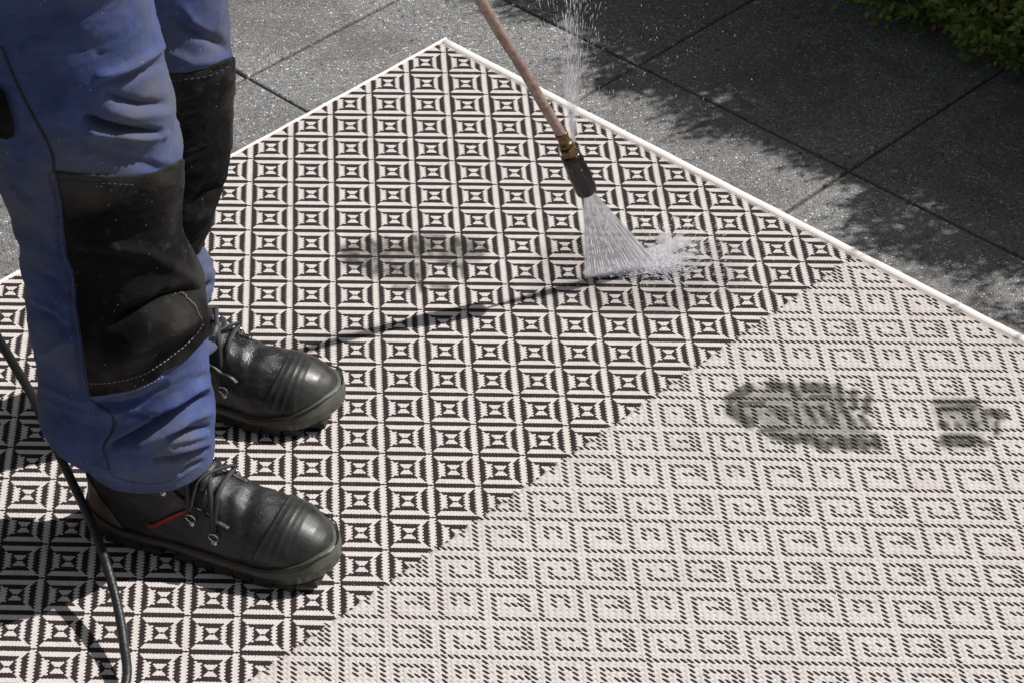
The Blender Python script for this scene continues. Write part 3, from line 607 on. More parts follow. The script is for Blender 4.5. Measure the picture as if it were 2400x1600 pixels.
def boot(loc, ang, mirror, leather, group_lbl, hi=True):
    R = Matrix.Rotation(ang, 4, 'Z')
    ca, sa = math.cos(ang), math.sin(ang)
    def tw(P):                                # boot frame -> world
        P = np.asarray(P, float).copy(); P[..., 1] *= mirror; x, y = P[..., 0]*ca-P[..., 1]*sa, P[..., 0]*sa+P[..., 1]*ca
        return np.stack([x+loc[0], y+loc[1], P[..., 2]], -1)
    nx, nphi = 170, 90
    t = np.linspace(0, 1, nx); xs = BL*(.5-.5*np.cos(t*math.pi))*.75+BL*t*.25; ph = np.linspace(0, math.pi, nphi)
    XX, PP = np.meshgrid(xs, ph, indexing='ij'); G = upper_pt(XX, PP)
    nse = fbm(G.reshape(-1, 3), 38, 4, 3).reshape(G.shape[:2]); du = np.gradient(G, axis=0); dv = np.gradient(G, axis=1); N = np.cross(du, dv); N /= np.linalg.norm(N, axis=2, keepdims=True)+1e-12
    G = G+N*(nse*.0016*np.clip((.29-XX)/.05, 0, 1))[..., None]
    def quads(nx, nv, flip):
        i = np.arange(nx-1)[:, None]; k = np.arange(nv-1)[None]; q = np.stack(np.broadcast_arrays(i*nv+k, i*nv+k+1, (i+1)*nv+k+1, (i+1)*nv+k), -1).reshape(-1, 4)
        return q[:, ::-1] if flip else q
    fl = mirror > 0
    W = tw(G); up_o = part(np_mesh('boot', W.reshape(-1, 3), quads(nx, nphi, fl), leather))
    def child(o): o.parent = up_o; o.matrix_parent_inverse = up_o.matrix_world.inverted(); o.matrix_parent_inverse = Matrix.Identity(4); return o
    # rubber toe cap with ribs
    xs2 = np.concatenate([np.linspace(.256, .296, 60), .296+(BL+.0015-.296)*np.sin(np.linspace(0, math.pi/2, 46)[1:])]); X2, P2 = np.meshgrid(xs2, ph, indexing='ij')
    # cap edge is set further back at the sides
    X2 = X2-.026*np.clip((.296-X2)/.040, 0, 1)*(1-np.sin(P2))**1.0
    rib = .0009*(np.exp(-((xs2-.2585)/.0016)**2)+np.exp(-((xs2-.266)/.0022)**2)+.9*np.exp(-((xs2-.274)/.0020)**2)+.5*np.exp(-((xs2-.281)/.0024)**2))-.0022*np.exp(-((xs2-.2560)/.0015)**2)
    offc = .0018+rib[:, None]*(.75+.25*np.cos(2*P2))+0*P2
    G2 = upper_pt(np.minimum(X2, BL-1e-4), P2); n2 = np.cross(np.gradient(G2, axis=0), np.gradient(G2, axis=1)); n2 /= np.linalg.norm(n2, axis=2, keepdims=True)+1e-12
    n2 = np.where((n2[..., 2:3] < -.2), -n2, n2); G2 = upper_pt(np.minimum(X2, BL-1e-5), P2, .0)+n2*offc[..., None]*(1 if True else 1)
    G2[-1] = G2[-1].mean(0)*0+upper_pt(BL-1e-5, ph)+np.array([.002, 0, 0])
    child(np_mesh('toe_cap', tw(G2).reshape(-1, 3), quads(len(xs2), nphi, fl), M['cap']))
    # sole: closed outline rings from tread to welt
    m = 150; a = np.linspace(0, 2*math.pi, m, endpoint=False)
    xo = BL/2-BL/2*np.cos(a)*1.0; side = np.sign(np.sin(a)); 
    def outline(grow, z):
        x = np.clip(xo, 1e-4, BL-1e-4); w = np.maximum(bw(x), 0); y = byc(x)+side*(w+grow*np.minimum(1, w/.03)); xx = xo-np.cos(a)*grow
        return np.stack([xx, y, np.broadcast_to(z, xx.shape)], -1)
    toe = np.clip((xo-.245)/.07, 0, 1); heel = np.clip((.05-xo)/.05, 0, 1); spring = .010*np.clip((xo-.262)/.063, 0, 1)**1.6; arch = .006*np.exp(-((xo-.118)/.022)**2)
    zw = .026+.020*toe**1.3+.016*heel; R_ = []
    zb = .0085+spring+arch
    for g_, f in ((-.006, 0.0), (.0030, 0.0), (.0052, .18), (.0046, .42), (.0058, .52), (.0040, .62), (.0044, .80), (.0026, .93), (.0004, 1.0), (-.004, 1.02)):
        R_.append(outline(g_, zb+(zw-zb)*f))
    GS = np.array(R_); nz = len(R_); i = np.arange(nz-1)[:, None]; k = np.arange(m)[None]; k2 = (k+1) % m
    Fq = np.stack(np.broadcast_arrays(i*m+k, i*m+k2, (i+1)*m+k2, (i+1)*m+k), -1).reshape(-1, 4); Fq = Fq if fl else Fq[:, ::-1]
    so = np_mesh('sole', tw(GS).reshape(-1, 3), Fq, M['sole'], None, True, dict(toe=np.clip((GS[..., 0].ravel()-.235)/.07, 0, 1)**1.3*.95)); child(so)
    ring = outline(.0030, zw+.0008); ring = np.concatenate([ring, ring[:3]]); child(tube('welt', tw(ring), .0011, M['sole'], None, 6))
    # tread: heel block and forefoot lugs
    parts = []
    def lug(x0, x1, y0, y1, z0, z1):
        c = tw(np.array([(x, y, z) for z in (z0, z1) for x, y in ((x0, y0), (x1, y0), (x1, y1), (x0, y1))])); parts.append((list(c), [(3, 2, 1, 0), (4, 5, 6, 7), (0, 1, 5, 4), (1, 2, 6, 5), (2, 3, 7, 6), (3, 0, 4, 7)]))
    for x0 in list(np.arange(.006, .09, .027))+list(np.arange(.130, .300, .027)):
        x1 = x0+.0240; xm = (x0+x1)/2; w = bw(xm)+.0025; yc = byc(xm); sp = .010*max(0, (xm-.262)/.063)**1.6
        for sgn in (-1, 1): lug(x0, x1, yc+sgn*w*.35 if sgn > 0 else yc-w, yc+w if sgn > 0 else yc-w*.35, sp, .010+sp)
        lug(x0+.001, x1-.001, yc-w*.26, yc+w*.26, sp, .009+sp)
    V, F = merge(parts); child(mesh_obj('tread', V, F, M['tread'], None, False))
    # heel guard
    xs3 = np.linspace(.0005, .060, 40); X3, P3 = np.meshgrid(xs3, np.linspace(0, math.pi, 80), indexing='ij'); keep = .0014
    G3 = upper_pt(X3, P3, keep)
    G3[..., 2] = np.minimum(G3[..., 2], .105-1.25*X3); child(np_mesh('heel_guard', tw(G3).reshape(-1, 3), quads(40, 80, fl), M['rust']))
    # tongue: padded rolls
    def arc(x0, x1, p0, p1, n, lift):
        t = np.linspace(0, 1, n); return tw(upper_pt(x0+(x1-x0)*t, p0+(p1-p0)*t, 0)+np.array([0, 0, 1.0])*0+np.c_[0*t, 0*t, lift*np.sin(math.pi*t)*0+lift])
    for x, r, sp in ((.128, .0120, .52), (.148, .0110, .46), (.166, .0090, .40)):
        P = arc(x, x, math.pi/2-sp*1.4, math.pi/2+sp*1.4, 18, .0035); child(tube('tongue_roll', P, r*np.sin(np.linspace(.35, math.pi-.35, 18))**.6, leather, None, 14))
    # facing flaps
    for sgn in (-1, 1):
        p0 = math.pi/2+sgn*(.86 if sgn*mirror > 0 else .66); P = arc(.100, .205, p0, math.pi/2+sgn*(.95 if sgn*mirror > 0 else .35), 26, .0014); child(tube('lace_facing', P, .0042, leather, None, 10, .5))
    # ring eyelets and laces
    ex = [.120, .156, .186]; ring_pts = {}
    for n_, x in enumerate(ex):
        for sgn in (-1, 1):
            p = math.pi/2+sgn*((1.02, 1.16, 1.28)[n_] if sgn*mirror > 0 else (.74, .66, .60)[n_]); c0 = upper_pt(x, p)[None][0]; c1 = upper_pt(x, p-sgn*.10); c0 = np.array(c0).reshape(3); c1 = np.array(c1).reshape(3)
            e = 1e-3; tx = (np.array(upper_pt(x+e, p)).reshape(3)-c0)/e; tp = (np.array(upper_pt(x, p+e)).reshape(3)-c0); nn = np.cross(tx, tp); nn /= np.linalg.norm(nn)
            if nn[2] < 0: nn = -nn
            up_dir = (c1-c0); up_dir /= np.linalg.norm(up_dir); xd = np.cross(nn, up_dir)
            cen = c0+nn*.0030+up_dir*.0052; q = [cen+.0064*(math.cos(t)*xd+1.15*math.sin(t)*(up_dir*.9+nn*.45)) for t in np.linspace(0, 2*math.pi, 22)]
            child(tube('lace_ring', tw(np.array(q)), .0011, M['steel'], None, 6))
            b0 = c0-up_dir*.0035; V, F = lathe(*tw(np.array([b0, b0+nn*.002])), [(0, .0040), (.0012, .0040), (.0016, .0032), (.0016, .0018), (.0030, .0012), (.0032, .0002)], 14); child(mesh_obj('rivet', V, F, M['steel']))
            ring_pts[(n_, sgn)] = cen+up_dir*.003+nn*.0004
    def lace(p, q, lift, r=.0027):
        t = np.linspace(0, 1, 26)[:, None]; L = p*(1-t)+q*t; xm = L[:, 0]; top = np.array([upper_pt(x, math.pi/2)[..., 2] for x in xm]).reshape(-1)
        yy = L[:, 1]; hh = np.interp(np.abs(yy), [0, .012, .024, .042], [1, .96, .80, 0]); zz = np.maximum(L[:, 2], (top+lift)*hh+L[:, 2]*(1-hh)); L[:, 2] = zz
        child(tube('lace', tw(L), r*1.3, M['lace'], None, 10, .62))
    for n_ in range(2):
        lace(ring_pts[(n_, -1)], ring_pts[(n_+1, 1)], .012-.002*n_); lace(ring_pts[(n_, 1)], ring_pts[(n_+1, -1)], .015-.002*n_)
    lace(ring_pts[(2, -1)], ring_pts[(2, 1)], .006)
    # knot and free ends
    kx = .112; kz = float(upper_pt(kx, math.pi/2)[..., 2])+.012
    for a0 in (0.3, 2.4, 4.1):
        q = np.array([(kx+.010*math.cos(a0)*math.sin(t)*1.4, .012*math.sin(a0)*math.sin(t)*1.6+.004*math.cos(2*t), kz-.003+.005*math.cos(3*t)) for t in np.linspace(0, math.pi*1.3, 24)]); child(tube('lace', tw(q), .0027, M['lace'], None, 8, .7))
    return up_o, W
def trims(W):
    P, N = surf_px(W, [(333, 1247), (352, 1236), (380, 1220), (415, 1203), (452, 1189)], .0022, 40, .02)
    o = tube('red_trim', P, np.interp(np.linspace(0, 1, 40), [0, .1, .8, 1], [.0026, .0034, .0022, .001]), M['red'], None, 8, .4, nrm=N); return part(o)
nb, WN = boot((-.368, -1.088), math.radians(-16.8), 1, M['leather'], 'near')
fb, WF = boot((-.398, -.820), math.radians(-11.5), -1, M['leather2'], 'far')

trims(WN)

# ------------------------------------------------------------------ upper body (above the frame), arms and hands on the lance
def skin(name, verts, edges, radii, mat, root=0, sub=2):
    me = bpy.data.meshes.new(name); bm = bmesh.new(); ly = bm.verts.layers.skin.verify(); vs = []
    for v, r in zip(verts, radii):
        q = bm.verts.new(v); r = r if isinstance(r, tuple) else (r, r); q[ly].radius = r; vs.append(q)
    vs[root][ly].use_root = True
    for a, b in edges: bm.edges.new((vs[a], vs[b]))
    bm.to_mesh(me); bm.free(); o = bpy.data.objects.new(name, me); COL.objects.link(o); me.materials.append(mat)
    s = o.modifiers.new('Skin', 'SKIN'); s.use_smooth_shade = True; m = o.modifiers.new('Sub', 'SUBSURF'); m.levels = sub; m.render_levels = sub
    return part(o)
LT, LM, LU = np.array([.236, -.603, .158]), at(1316, 316, .255), at(1125, 0, .50)
ldir = (LU-LM)/np.linalg.norm(LU-LM)
def on_lance(z): return LU+ldir*((z-LU[2])/ldir[2])
hL, hR = on_lance(.95), on_lance(1.13)
shR, shL = (-.25, -1.17, 1.42), (-.25, -.80, 1.42)
wR = hR+np.array([-.075, -.045, .02]); wL = hL+np.array([-.06, .065, .03])
elR, elL = (-.33, -1.20, 1.13), (-.26, -.745, 1.14)
skin('body', [(-.285, -.987, 1.0), (-.285, -.987, 1.2), (-.25, -.987, 1.40), (-.23, -.987, 1.50), (-.20, -.987, 1.58), (-.19, -.987, 1.66), (-.19, -.987, 1.72), shR, elR, tuple(wR), shL, elL, tuple(wL), (-.28, -1.08, .93), (-.30, -1.10, .5), (-.29, -1.12, .13), (-.28, -.89, .93), (-.28, -.87, .5), (-.31, -.845, .13)],
     [(0, 1), (1, 2), (2, 3), (3, 4), (4, 5), (5, 6), (2, 7), (7, 8), (8, 9), (2, 10), (10, 11), (11, 12), (0, 13), (13, 14), (14, 15), (0, 16), (16, 17), (17, 18)],
     [(.10, .13), (.095, .12), (.09, .12), .055, .075, .085, .065, .05, .038, .027, .05, .038, .027, .07, .05, .035, .07, .05, .035], M['skin'])
skin('jacket', [(-.285, -.987, .98), (-.285, -.987, 1.2), (-.255, -.987, 1.40), (-.235, -.987, 1.47), shR, elR, tuple(wR*.9+np.array(elR)*.1), shL, elL, tuple(wL*.9+np.array(elL)*.1)],
     [(0, 1), (1, 2), (2, 3), (2, 4), (4, 5), (5, 6), (2, 7), (7, 8), (8, 9)], [(.14, .19), (.13, .17), (.12, .15), .075, .07, .055, .042, .07, .055, .042], M['jacket'])
skin('hair', [(-.205, -.987, 1.665), (-.20, -.987, 1.74), (-.235, -.987, 1.68)], [(0, 1), (0, 2)], [.088, .07, .07], M['hair'])
for sy in (-1, 1):
    V, F = lathe((-.108, -.987+sy*.030, 1.665), (-.095, -.987+sy*.030, 1.665), [(0, .012), (.006, .011), (.011, .006), (.012, .001)], 14); part(mesh_obj('eye', V, F, M['pale']))
    skin('ear', [(-.20, -.987+sy*.086, 1.64), (-.205, -.987+sy*.096, 1.665), (-.20, -.987+sy*.088, 1.685)], [(0, 1), (1, 2)], [.010, .013, .009], M['skin'])
skin('nose', [(-.105, -.987, 1.665), (-.088, -.987, 1.635)], [(0, 1)], [.009, .013], M['skin'])
skin('mouth', [(-.112, -1.005, 1.602), (-.106, -.987, 1.602), (-.112, -.969, 1.602)], [(0, 1), (1, 2)], [.004, .006, .004], M['skin'])
def hand(w, c, side, name='hand'):
    """a palm beside the lance and five fingers closing round it"""
    ax = ldir; d = c-w; d -= ax*(d@ax); d /= np.linalg.norm(d); n = np.cross(ax, d)*side
    verts = [tuple(w), tuple(w+(c-w)*.55+n*.004)]; rad = [.024, (.022, .030)]; edges = [(0, 1)]
    for k, off in enumerate((.033, .011, -.011, -.032)):
        L = (1.0, 1.08, 1.03, .85)[k]; r = (.0092, .0095, .0092, .0082)[k]; b = len(verts); base = w+(c-w)*.62+ax*off
        for a, rr in ((-1.9, .024), (-.9, .0235), (.3, .0225), (1.5, .021)):
            verts.append(tuple(c+ax*off+(-d*math.cos(a+1.9)+n*math.sin(a+1.9)*1)*rr*1.0)); rad.append(r)
        edges += [(1, b), (b, b+1), (b+1, b+2), (b+2, b+3)]
    b = len(verts); verts += [tuple(w+(c-w)*.5+ax*.036-n*.010), tuple(c-n*.022+ax*.042), tuple(c-n*.020+d*.016+ax*.030)]; rad += [.012, .0105, .0095]; edges += [(1, b), (b, b+1), (b+1, b+2)]
    skin(name, verts, edges, rad, M['skin'], 0, 1)
hand(wR, hR, -1); hand(wL, hL, 1)

# ------------------------------------------------------------------ lance and hose
lance = thing('pressure_washer_lance', 'worn pinkish-grey metal washing lance with brass nut and black nozzle above the rug', 'lance', tuple(LT))
def lp(o): return adopt(o, lance)
top = on_lance(1.06)
path = smooth_poly([LM, LM*.75+LU*.25, (LM+LU)/2+np.array([.0012, 0, 0]), LM*.25+LU*.75, LU, on_lance(.62)], 70)
path = np.concatenate([path, np.linspace(on_lance(.62), top, 20)[1:]])
lp(tube('tube', path, .0070, M['lance'], None, 20))
nd = (LT-LM)/np.linalg.norm(LT-LM); LEN = np.linalg.norm(LT-LM)
V, F = lathe(LM-nd*.004, LT, [(0, .0074), (.001, .0088), (.006, .0090), (.0065, .0080), (.018, .0082), (.0185, .0095), (.0225, .0098), (.023, .0090), (.026, .0090)], 30); lp(mesh_obj('brass_fitting', V, F, M['brass']))
V, F = lathe(LM-nd*.004+nd*.0255, LT, [(0, .0088), (.0015, .0122), (.0125, .0124), (.0145, .0098)], 6); o = lp(mesh_obj('hex_nut', V, F, M['brass'], None, False))
bvm = o.modifiers.new('b', 'BEVEL'); bvm.width = .0008; bvm.segments = 2
n0 = LM-nd*.004+nd*.038; NL = np.linalg.norm(LT-n0)
def nozzle():
    seg = 72; V = []; d = nd; x = np.cross(d, [0, 0, 1.0]); x /= np.linalg.norm(x); y = np.cross(d, x); pr = [(-.001, .0085), (0, .0118), (.002, .0135), (.010, .0140), (.014, .0146), (.018, .0140), (.026, .0146), (NL-.006, .0150), (NL-.002, .0146), (NL, .0130), (NL, .0090), (NL-.006, .0060)]
    for n_, (t, r) in enumerate(pr):
        for k in range(seg):
            th = 2*math.pi*k/seg; g = 1-.07*(max(0, math.cos(th*9))**3)*(1 if 5 < n_ < 9 else 0); w = 1+.03*math.sin(th*3+n_*1.7)*(1 if 1 < n_ < 6 else 0); V.append(n0+d*t+r*g*w*(math.cos(th)*x+math.sin(th)*y))
    F = [(i*seg+k, i*seg+(k+1) % seg, (i+1)*seg+(k+1) % seg, (i+1)*seg+k) for i in range(len(pr)-1) for k in range(seg)]
    return lp(mesh_obj('nozzle', V, F, M['nozzle']))
nozzle()
gun = thing('trigger_gun', 'black trigger gun at the top of the lance in the right hand of the person', 'spray gun', tuple(on_lance(1.06)))
def gp(o): return adopt(o, gun)
g0, g1 = on_lance(1.055), on_lance(1.26)
V, F = lathe(g0, g1, [(0, .010), (.004, .016), (.05, .017), (.10, .019), (.17, .018), (.20, .020), (.215, .012)], 20); gp(mesh_obj('barrel', V, F, M['nozzle']))
gb = on_lance(1.23); ge = gb+np.array([-.10, -.03, -.05]); gp(tube('grip', smooth_poly([gb, (gb+ge)/2+np.array([0, 0, .01]), ge], 12), .016, M['nozzle'])); gp(tube('trigger', smooth_poly([on_lance(1.19), on_lance(1.17)+np.array([-.035, -.01, -.015]), ge+np.array([.01, 0, -.03])], 10), .005, M['nozzle']))
H = [at(298, 1576, .018), at(291, 1515, .024), at(284, 1464, .032), at(267, 1383, .046), at(245.6, 1310, .060), at(217.5, 1232, .070), at(175, 1141, .082), at(138, 1063, .100), at(110, 1005, .125), at(76, 929, .165), at(36, 860, .210), at(0, 800, .255), at(-50, 715, .33), at(-110, 600, .42)]
H = [np.array(p) for p in H]
far_end = [(-.10, -2.6, .0065), (-.20, -2.2, .0065), (-.255, -1.9, .0065), (-.285, -1.62, .0065), (-.292, -1.46, .0085)]
Hh = smooth_poly(far_end+H+[np.array([-.66, -1.20, .80]), np.array([-.62, -1.20, 1.0]), np.array([-.42, -1.12, 1.12]), ge], 420)
hose = tube('hose', Hh, .0057, M['hose'], None, 16); hose['category'] = 'hose'
hose['label'] = 'thin wet black rubber hose running down past the trouser leg onto the rug'

# ------------------------------------------------------------------ water
def fan():
    A = LT+nd*.000; F1, F2 = at(1368, 652, .0005), at(1556, 629, .0005); nu, nv = 620, 70; V = []; ac, al, op = [], [], []
    tv = np.cross(F2-F1, A-(F1+F2)/2); tv /= np.linalg.norm(tv)
    side = F2-F1; side /= np.linalg.norm(side)
    for j in range(nv):
        v = j/(nv-1)
        for i in range(nu):
            u = i/(nu-1); a = A+side*(u-.35)*.014; b = F1+(F2-F1)*u; p = a+(b-a)*v
            p = p+tv*(.00010+.00030*v)*(math.sin(u*231+5*math.sin(u*17)+1.5*math.sin(v*5))+.7*math.sin(u*97+4*math.sin(u*9+1)))
            V.append(p); ac.append(u); al.append(v); ed = min(1, u/.05, (1-u)/.06); fade = min(1, max(0, (v-.88-.05*math.sin(u*41+3*math.sin(u*13)))/.12)); op.append((.10+.90*max(0, ed)**.7)*(1-.75*fade))
    Fq = [(j*nu+i, j*nu+i+1, (j+1)*nu+i+1, (j+1)*nu+i) for j in range(nv-1) for i in range(nu-1)]
    o = np_mesh('water_fan', np.array(V), np.array(Fq), M['fan'], None, True, dict(across=np.array(ac), along=np.array(al), opac=np.array(op)))
    o['label'] = 'flat white fan of pressurised water from the black nozzle onto the rug'; o['category'] = 'water spray'; o['kind'] = 'stuff'
    return A, F1, F2
FA, F1, F2 = fan()
def mist_body():
    mv = bpy.data.materials.new('water_mist'); mv.use_nodes = True; t = mv.node_tree; t.nodes.clear(); o_ = t.nodes.new('ShaderNodeOutputMaterial'); v = t.nodes.new('ShaderNodeVolumePrincipled')
    v.inputs['Color'].default_value = (.99, .985, 1, 1); v.inputs['Density'].default_value = 85; v.inputs['Anisotropy'].default_value = .15; t.links.new(v.outputs[0], o_.inputs['Volume'])
    mw = mv.copy(); mw.name = 'splash_mist'; mw.node_tree.nodes['Principled Volume'].inputs['Density'].default_value = 130
    bm = bmesh.new()
    for (px, py, rx, rz) in ((1530, 606, .028, .008), (1400, 640, .022, .004), (1610, 604, .012, .004), (1590, 572, .009, .010), (1545, 600, .020, .010), (1575, 590, .016, .012), (1600, 580, .014, .009), (1505, 612, .022, .007), (1580, 612, .018, .005), (1450, 630, .026, .005), (1555, 578, .012, .014)):
        c = at(px, py, .001); bmesh.ops.create_icosphere(bm, subdivisions=3, radius=1, matrix=Matrix.Translation((c[0], c[1], rz*.85+.001)) @ Matrix.Rotation(.33, 4, 'Z') @ Matrix.Diagonal((rx, rx*.55, rz*.8, 1)))
    me = bpy.data.meshes.new('splash_mist'); bm.to_mesh(me); bm.free(); o = bpy.data.objects.new('splash_mist', me); COL.objects.link(o); me.materials.append(mw)
    o['label'] = 'soft white mist where the water fan hits the rug'; o['category'] = 'mist'; o['kind'] = 'stuff'
mist_body()
SC.cycles.volume_bounces = 3; SC.cycles.transparent_max_bounces = 24
OCT = np.array([(1, 0, 0), (0, 1, 0), (-1, 0, 0), (0, -1, 0), (0, 0, 1), (0, 0, -1)], float); OF = np.array([(0, 1, 4), (1, 2, 4), (2, 3, 4), (3, 0, 4), (1, 0, 5), (2, 1, 5), (3, 2, 5), (0, 3, 5)])
def spindles(name, P, D, L, Rr, mat, label, cat='water drops'):
    n = len(P); D = D/np.linalg.norm(D, axis=1)[:, None]; a = np.cross(D, [0.3, .2, 1.0]); a /= np.linalg.norm(a, axis=1)[:, None]; b = np.cross(D, a)
    V = P[:, None]+OCT[None, :, 0:1]*a[:, None]*Rr[:, None, None]+OCT[None, :, 1:2]*b[:, None]*Rr[:, None, None]+OCT[None, :, 2:3]*D[:, None]*L[:, None, None]
    Fq = (np.arange(n)[:, None, None]*6+OF[None]).reshape(-1, 3)
    o = np_mesh(name, V.reshape(-1, 3), Fq, mat); o['label'] = label; o['category'] = cat; o['kind'] = 'stuff'; return o
n = 700                                       # drops inside the fan
u = RNG.uniform(.02, .98, n); v = RNG.uniform(.05, 1, n)**.6; a_ = FA[None]+(u[:, None]-.35)*.014*((F2-F1)/np.linalg.norm(F2-F1))[None]; b_ = F1[None]+(F2-F1)[None]*u[:, None]; P = a_+(b_-a_)*v[:, None]
tvv = np.cross(F2-F1, FA-(F1+F2)/2); tvv /= np.linalg.norm(tvv); P = P+tvv[None]*(RNG.normal(0, 1, n)*(.0015+.0065*v))[:, None]; P[:, 2] = np.maximum(P[:, 2], .001)
spindles('fan_drops', P, b_-a_, RNG.uniform(.0015, .008, n), RNG.uniform(.00018, .0005, n), M['drop'], 'white streaks of water inside the spray fan', 'water drops')
n = 4200                                       # splash where the fan hits the rug
u = np.clip(RNG.beta(2.2, 1.1, n), 0, 1); base = F1[None]+(F2-F1)[None]*u[:, None]
fd = (F2-F1)/np.linalg.norm(F2-F1); fn = np.array([-fd[1], fd[0], 0])
ang = RNG.normal(.25, .62, n); r = RNG.exponential(.021, n)*(.30+.9*u); r = np.minimum(r, .10)
D = np.cos(ang)[:, None]*fd[None]+np.sin(ang)[:, None]*fn[None]+np.abs(RNG.normal(0, .32, n))[:, None]*np.array([0, 0, 1.0])
P = base+D*r[:, None]+np.array([0, 0, .001]); P[:, 2] = np.maximum(P[:, 2], .0006)
spindles('splash', P, D, RNG.uniform(.0012, .0050, n), RNG.uniform(.0003, .0009, n), M['drop'], 'white splash of water thrown up where the fan meets the rug', 'water splash')
n = 1500                                       # fine spray lying round it
P = np.stack([RNG.normal(0, 1, n), RNG.normal(0, 1, n), np.zeros(n)], -1)*np.array([.075, .055, 0])+np.array((F1+F2)/2+np.array([.055, .03, 0])); P[:, 2] = np.abs(RNG.normal(0, .006, n))+.0005
spindles('fine_spray', P, fd+RNG.normal(0, .3, (n, 3)), RNG.uniform(.0006, .0022, n), RNG.uniform(.0002, .0004, n), M['mist'], 'fine scattered droplets on the rug around the water splash')
J0 = np.array(LM)+nd*.018+np.array([.009, .006, .0]); jn = 1700                # jet leaking upward at the nut
tz = RNG.uniform(0, 1, jn)**.8*.60; spread = RNG.normal(0, 1, (jn, 2))*np.where(RNG.random(jn) < .55, .38, 1.0)[:, None]; wob = .002+tz*.115
D = np.stack([spread[:, 0]*.12+.0, spread[:, 1]*.12+.03, np.ones(jn)], -1); P = J0+np.stack([spread[:, 0]*wob*.9-.01*tz, spread[:, 1]*wob+.02*tz, tz], -1)
spindles('leaking_jet_drops', P, D, RNG.uniform(.0015, .0100, jn)*(1.2-tz), RNG.uniform(.00015, .00040, jn), M['drop'], 'thin stream of bright drops shooting up from the leaking lance nut')
n = 600
P = J0+np.stack([RNG.normal(.02, .085, n), RNG.normal(.03, .08, n), RNG.uniform(-.05, .45, n)], -1); D = np.stack([RNG.normal(0, .35, n), RNG.normal(0, .2, n), np.ones(n)], -1)
P[:, 2] = np.maximum(P[:, 2], .004); spindles('stray_drops', P, D, RNG.uniform(.0006, .0028, n), RNG.uniform(.00022, .0005, n), M['drop'], 'stray bright water drops flying around the lance above the paving')
def jet_sheet():
    nu, nv = 14, 40; V, ac, al, op = [], [], [], []
    for s_ in range(2):
        for j in range(nv):
            v = j/(nv-1)
            for i in range(nu):
                u = i/(nu-1); w = .0022+.016*v**.8; x = (u-.5)*2*w; th = (.0015+.004*v)*math.sqrt(max(0, 1-(2*u-1)**2))*(1 if s_ else -1)
                p = J0+np.array([x-.004*v, th+.015*v, .20*v]); V.append(p); ac.append(u*.55); al.append(v*3); op.append((1-v)**1.3*(.4+.6*math.sin(math.pi*u)))
    n = nu*nv; Fq = []
    for j in range(nv-1):
        for i in range(nu-1):
            q = (j*nu+i, j*nu+i+1, (j+1)*nu+i+1, (j+1)*nu+i); Fq.append(q if True else q); Fq.append(tuple(n+k for k in q[::-1]))
    o = np_mesh('leaking_jet', np.array(V), np.array(Fq), M['jet'], None, True, dict(across=np.array(ac), along=np.array(al), opac=np.array(op)))
    o['label'] = 'pale see-through jet of water leaking upward from the brass nut'; o['category'] = 'water jet'; o['kind'] = 'stuff'
jet_sheet()

# ------------------------------------------------------------------ hedge
hedge = thing('hedge', 'low clipped boxwood hedge with small glossy leaves at the edge of the paving', 'hedge', ab(.9, .95, ZS))
HF, HD, HH, HA0, HA1 = .548, .62, .515, -1.6, 3.0
def hp(o): return adopt(o, hedge)
def front_off(a, z): return .030*math.sin(a*9.0)+.018*math.sin(a*23+1)+.05*math.sin(a*3.1+.4)
# added opaque core: inner shade put into its near-black colour, blocks light leaks
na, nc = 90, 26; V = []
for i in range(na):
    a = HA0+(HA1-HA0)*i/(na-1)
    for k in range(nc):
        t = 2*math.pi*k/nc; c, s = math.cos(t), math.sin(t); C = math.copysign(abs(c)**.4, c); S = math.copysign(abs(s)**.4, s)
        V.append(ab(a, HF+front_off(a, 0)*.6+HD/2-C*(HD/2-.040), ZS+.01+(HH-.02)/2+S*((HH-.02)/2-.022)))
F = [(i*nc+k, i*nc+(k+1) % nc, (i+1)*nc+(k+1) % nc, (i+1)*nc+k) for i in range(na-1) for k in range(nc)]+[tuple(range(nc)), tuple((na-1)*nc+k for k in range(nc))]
hp(mesh_obj('shade_core', V, F, M['core']))
def leaf_geo():                                # cupped boxwood leaf, 1 unit long
    P = np.array([(0, 0, 0), (.25, .20, .05), (.62, .26, .07), (1.0, 0, .02), (.62, -.26, .07), (.25, -.20, .05), (.45, 0, -.02)]); T = [(0, 6, 1), (1, 6, 2), (2, 6, 3), (3, 6, 4), (4, 6, 5), (5, 6, 0)]
    return P, np.array(T)
LP_, LT_ = leaf_geo()
def sprig_positions(n, a0, a1, dens_front=True):
    """surface points of the hedge (front, top) with outward directions"""
    pts, outs = [], []
    while len(pts) < n:
        a = random.uniform(a0, a1); f = front_off(a, 0); q = random.random()
        if q < .62:
            z = random.uniform(.015, HH-.03); b = HF+f; o_ = np.array([0, -1, .15])
        else:
            z = HH-.02; b = random.uniform(HF+.02, HF+HD)+f; o_ = np.array([0, -.15, 1])
        if z > HH-.07 and q < .62: b += (z-HH+.07)*.7
        if z < .10 and q < .62: b += (.10-z)*.45
        jit = random.gauss(0, .016); b += jit; z += random.gauss(0, .010)
        # clumps stand out of the face, hollows lie behind them
        cl = .022*math.sin(a*31+z*17)+.018*math.sin(a*13-z*29+2)+.010*math.sin(a*71+z*53)
        b -= cl*(1 if q < .62 else 0); z += (cl*.8 if q >= .62 else 0)
        p = np.array(ab(a, b, max(.006, z)+ZS)); w = EA*0+EB*o_[1]; pts.append(p); outs.append(np.array([w[0], w[1], o_[2]]))
    return np.array(pts), np.array(outs)
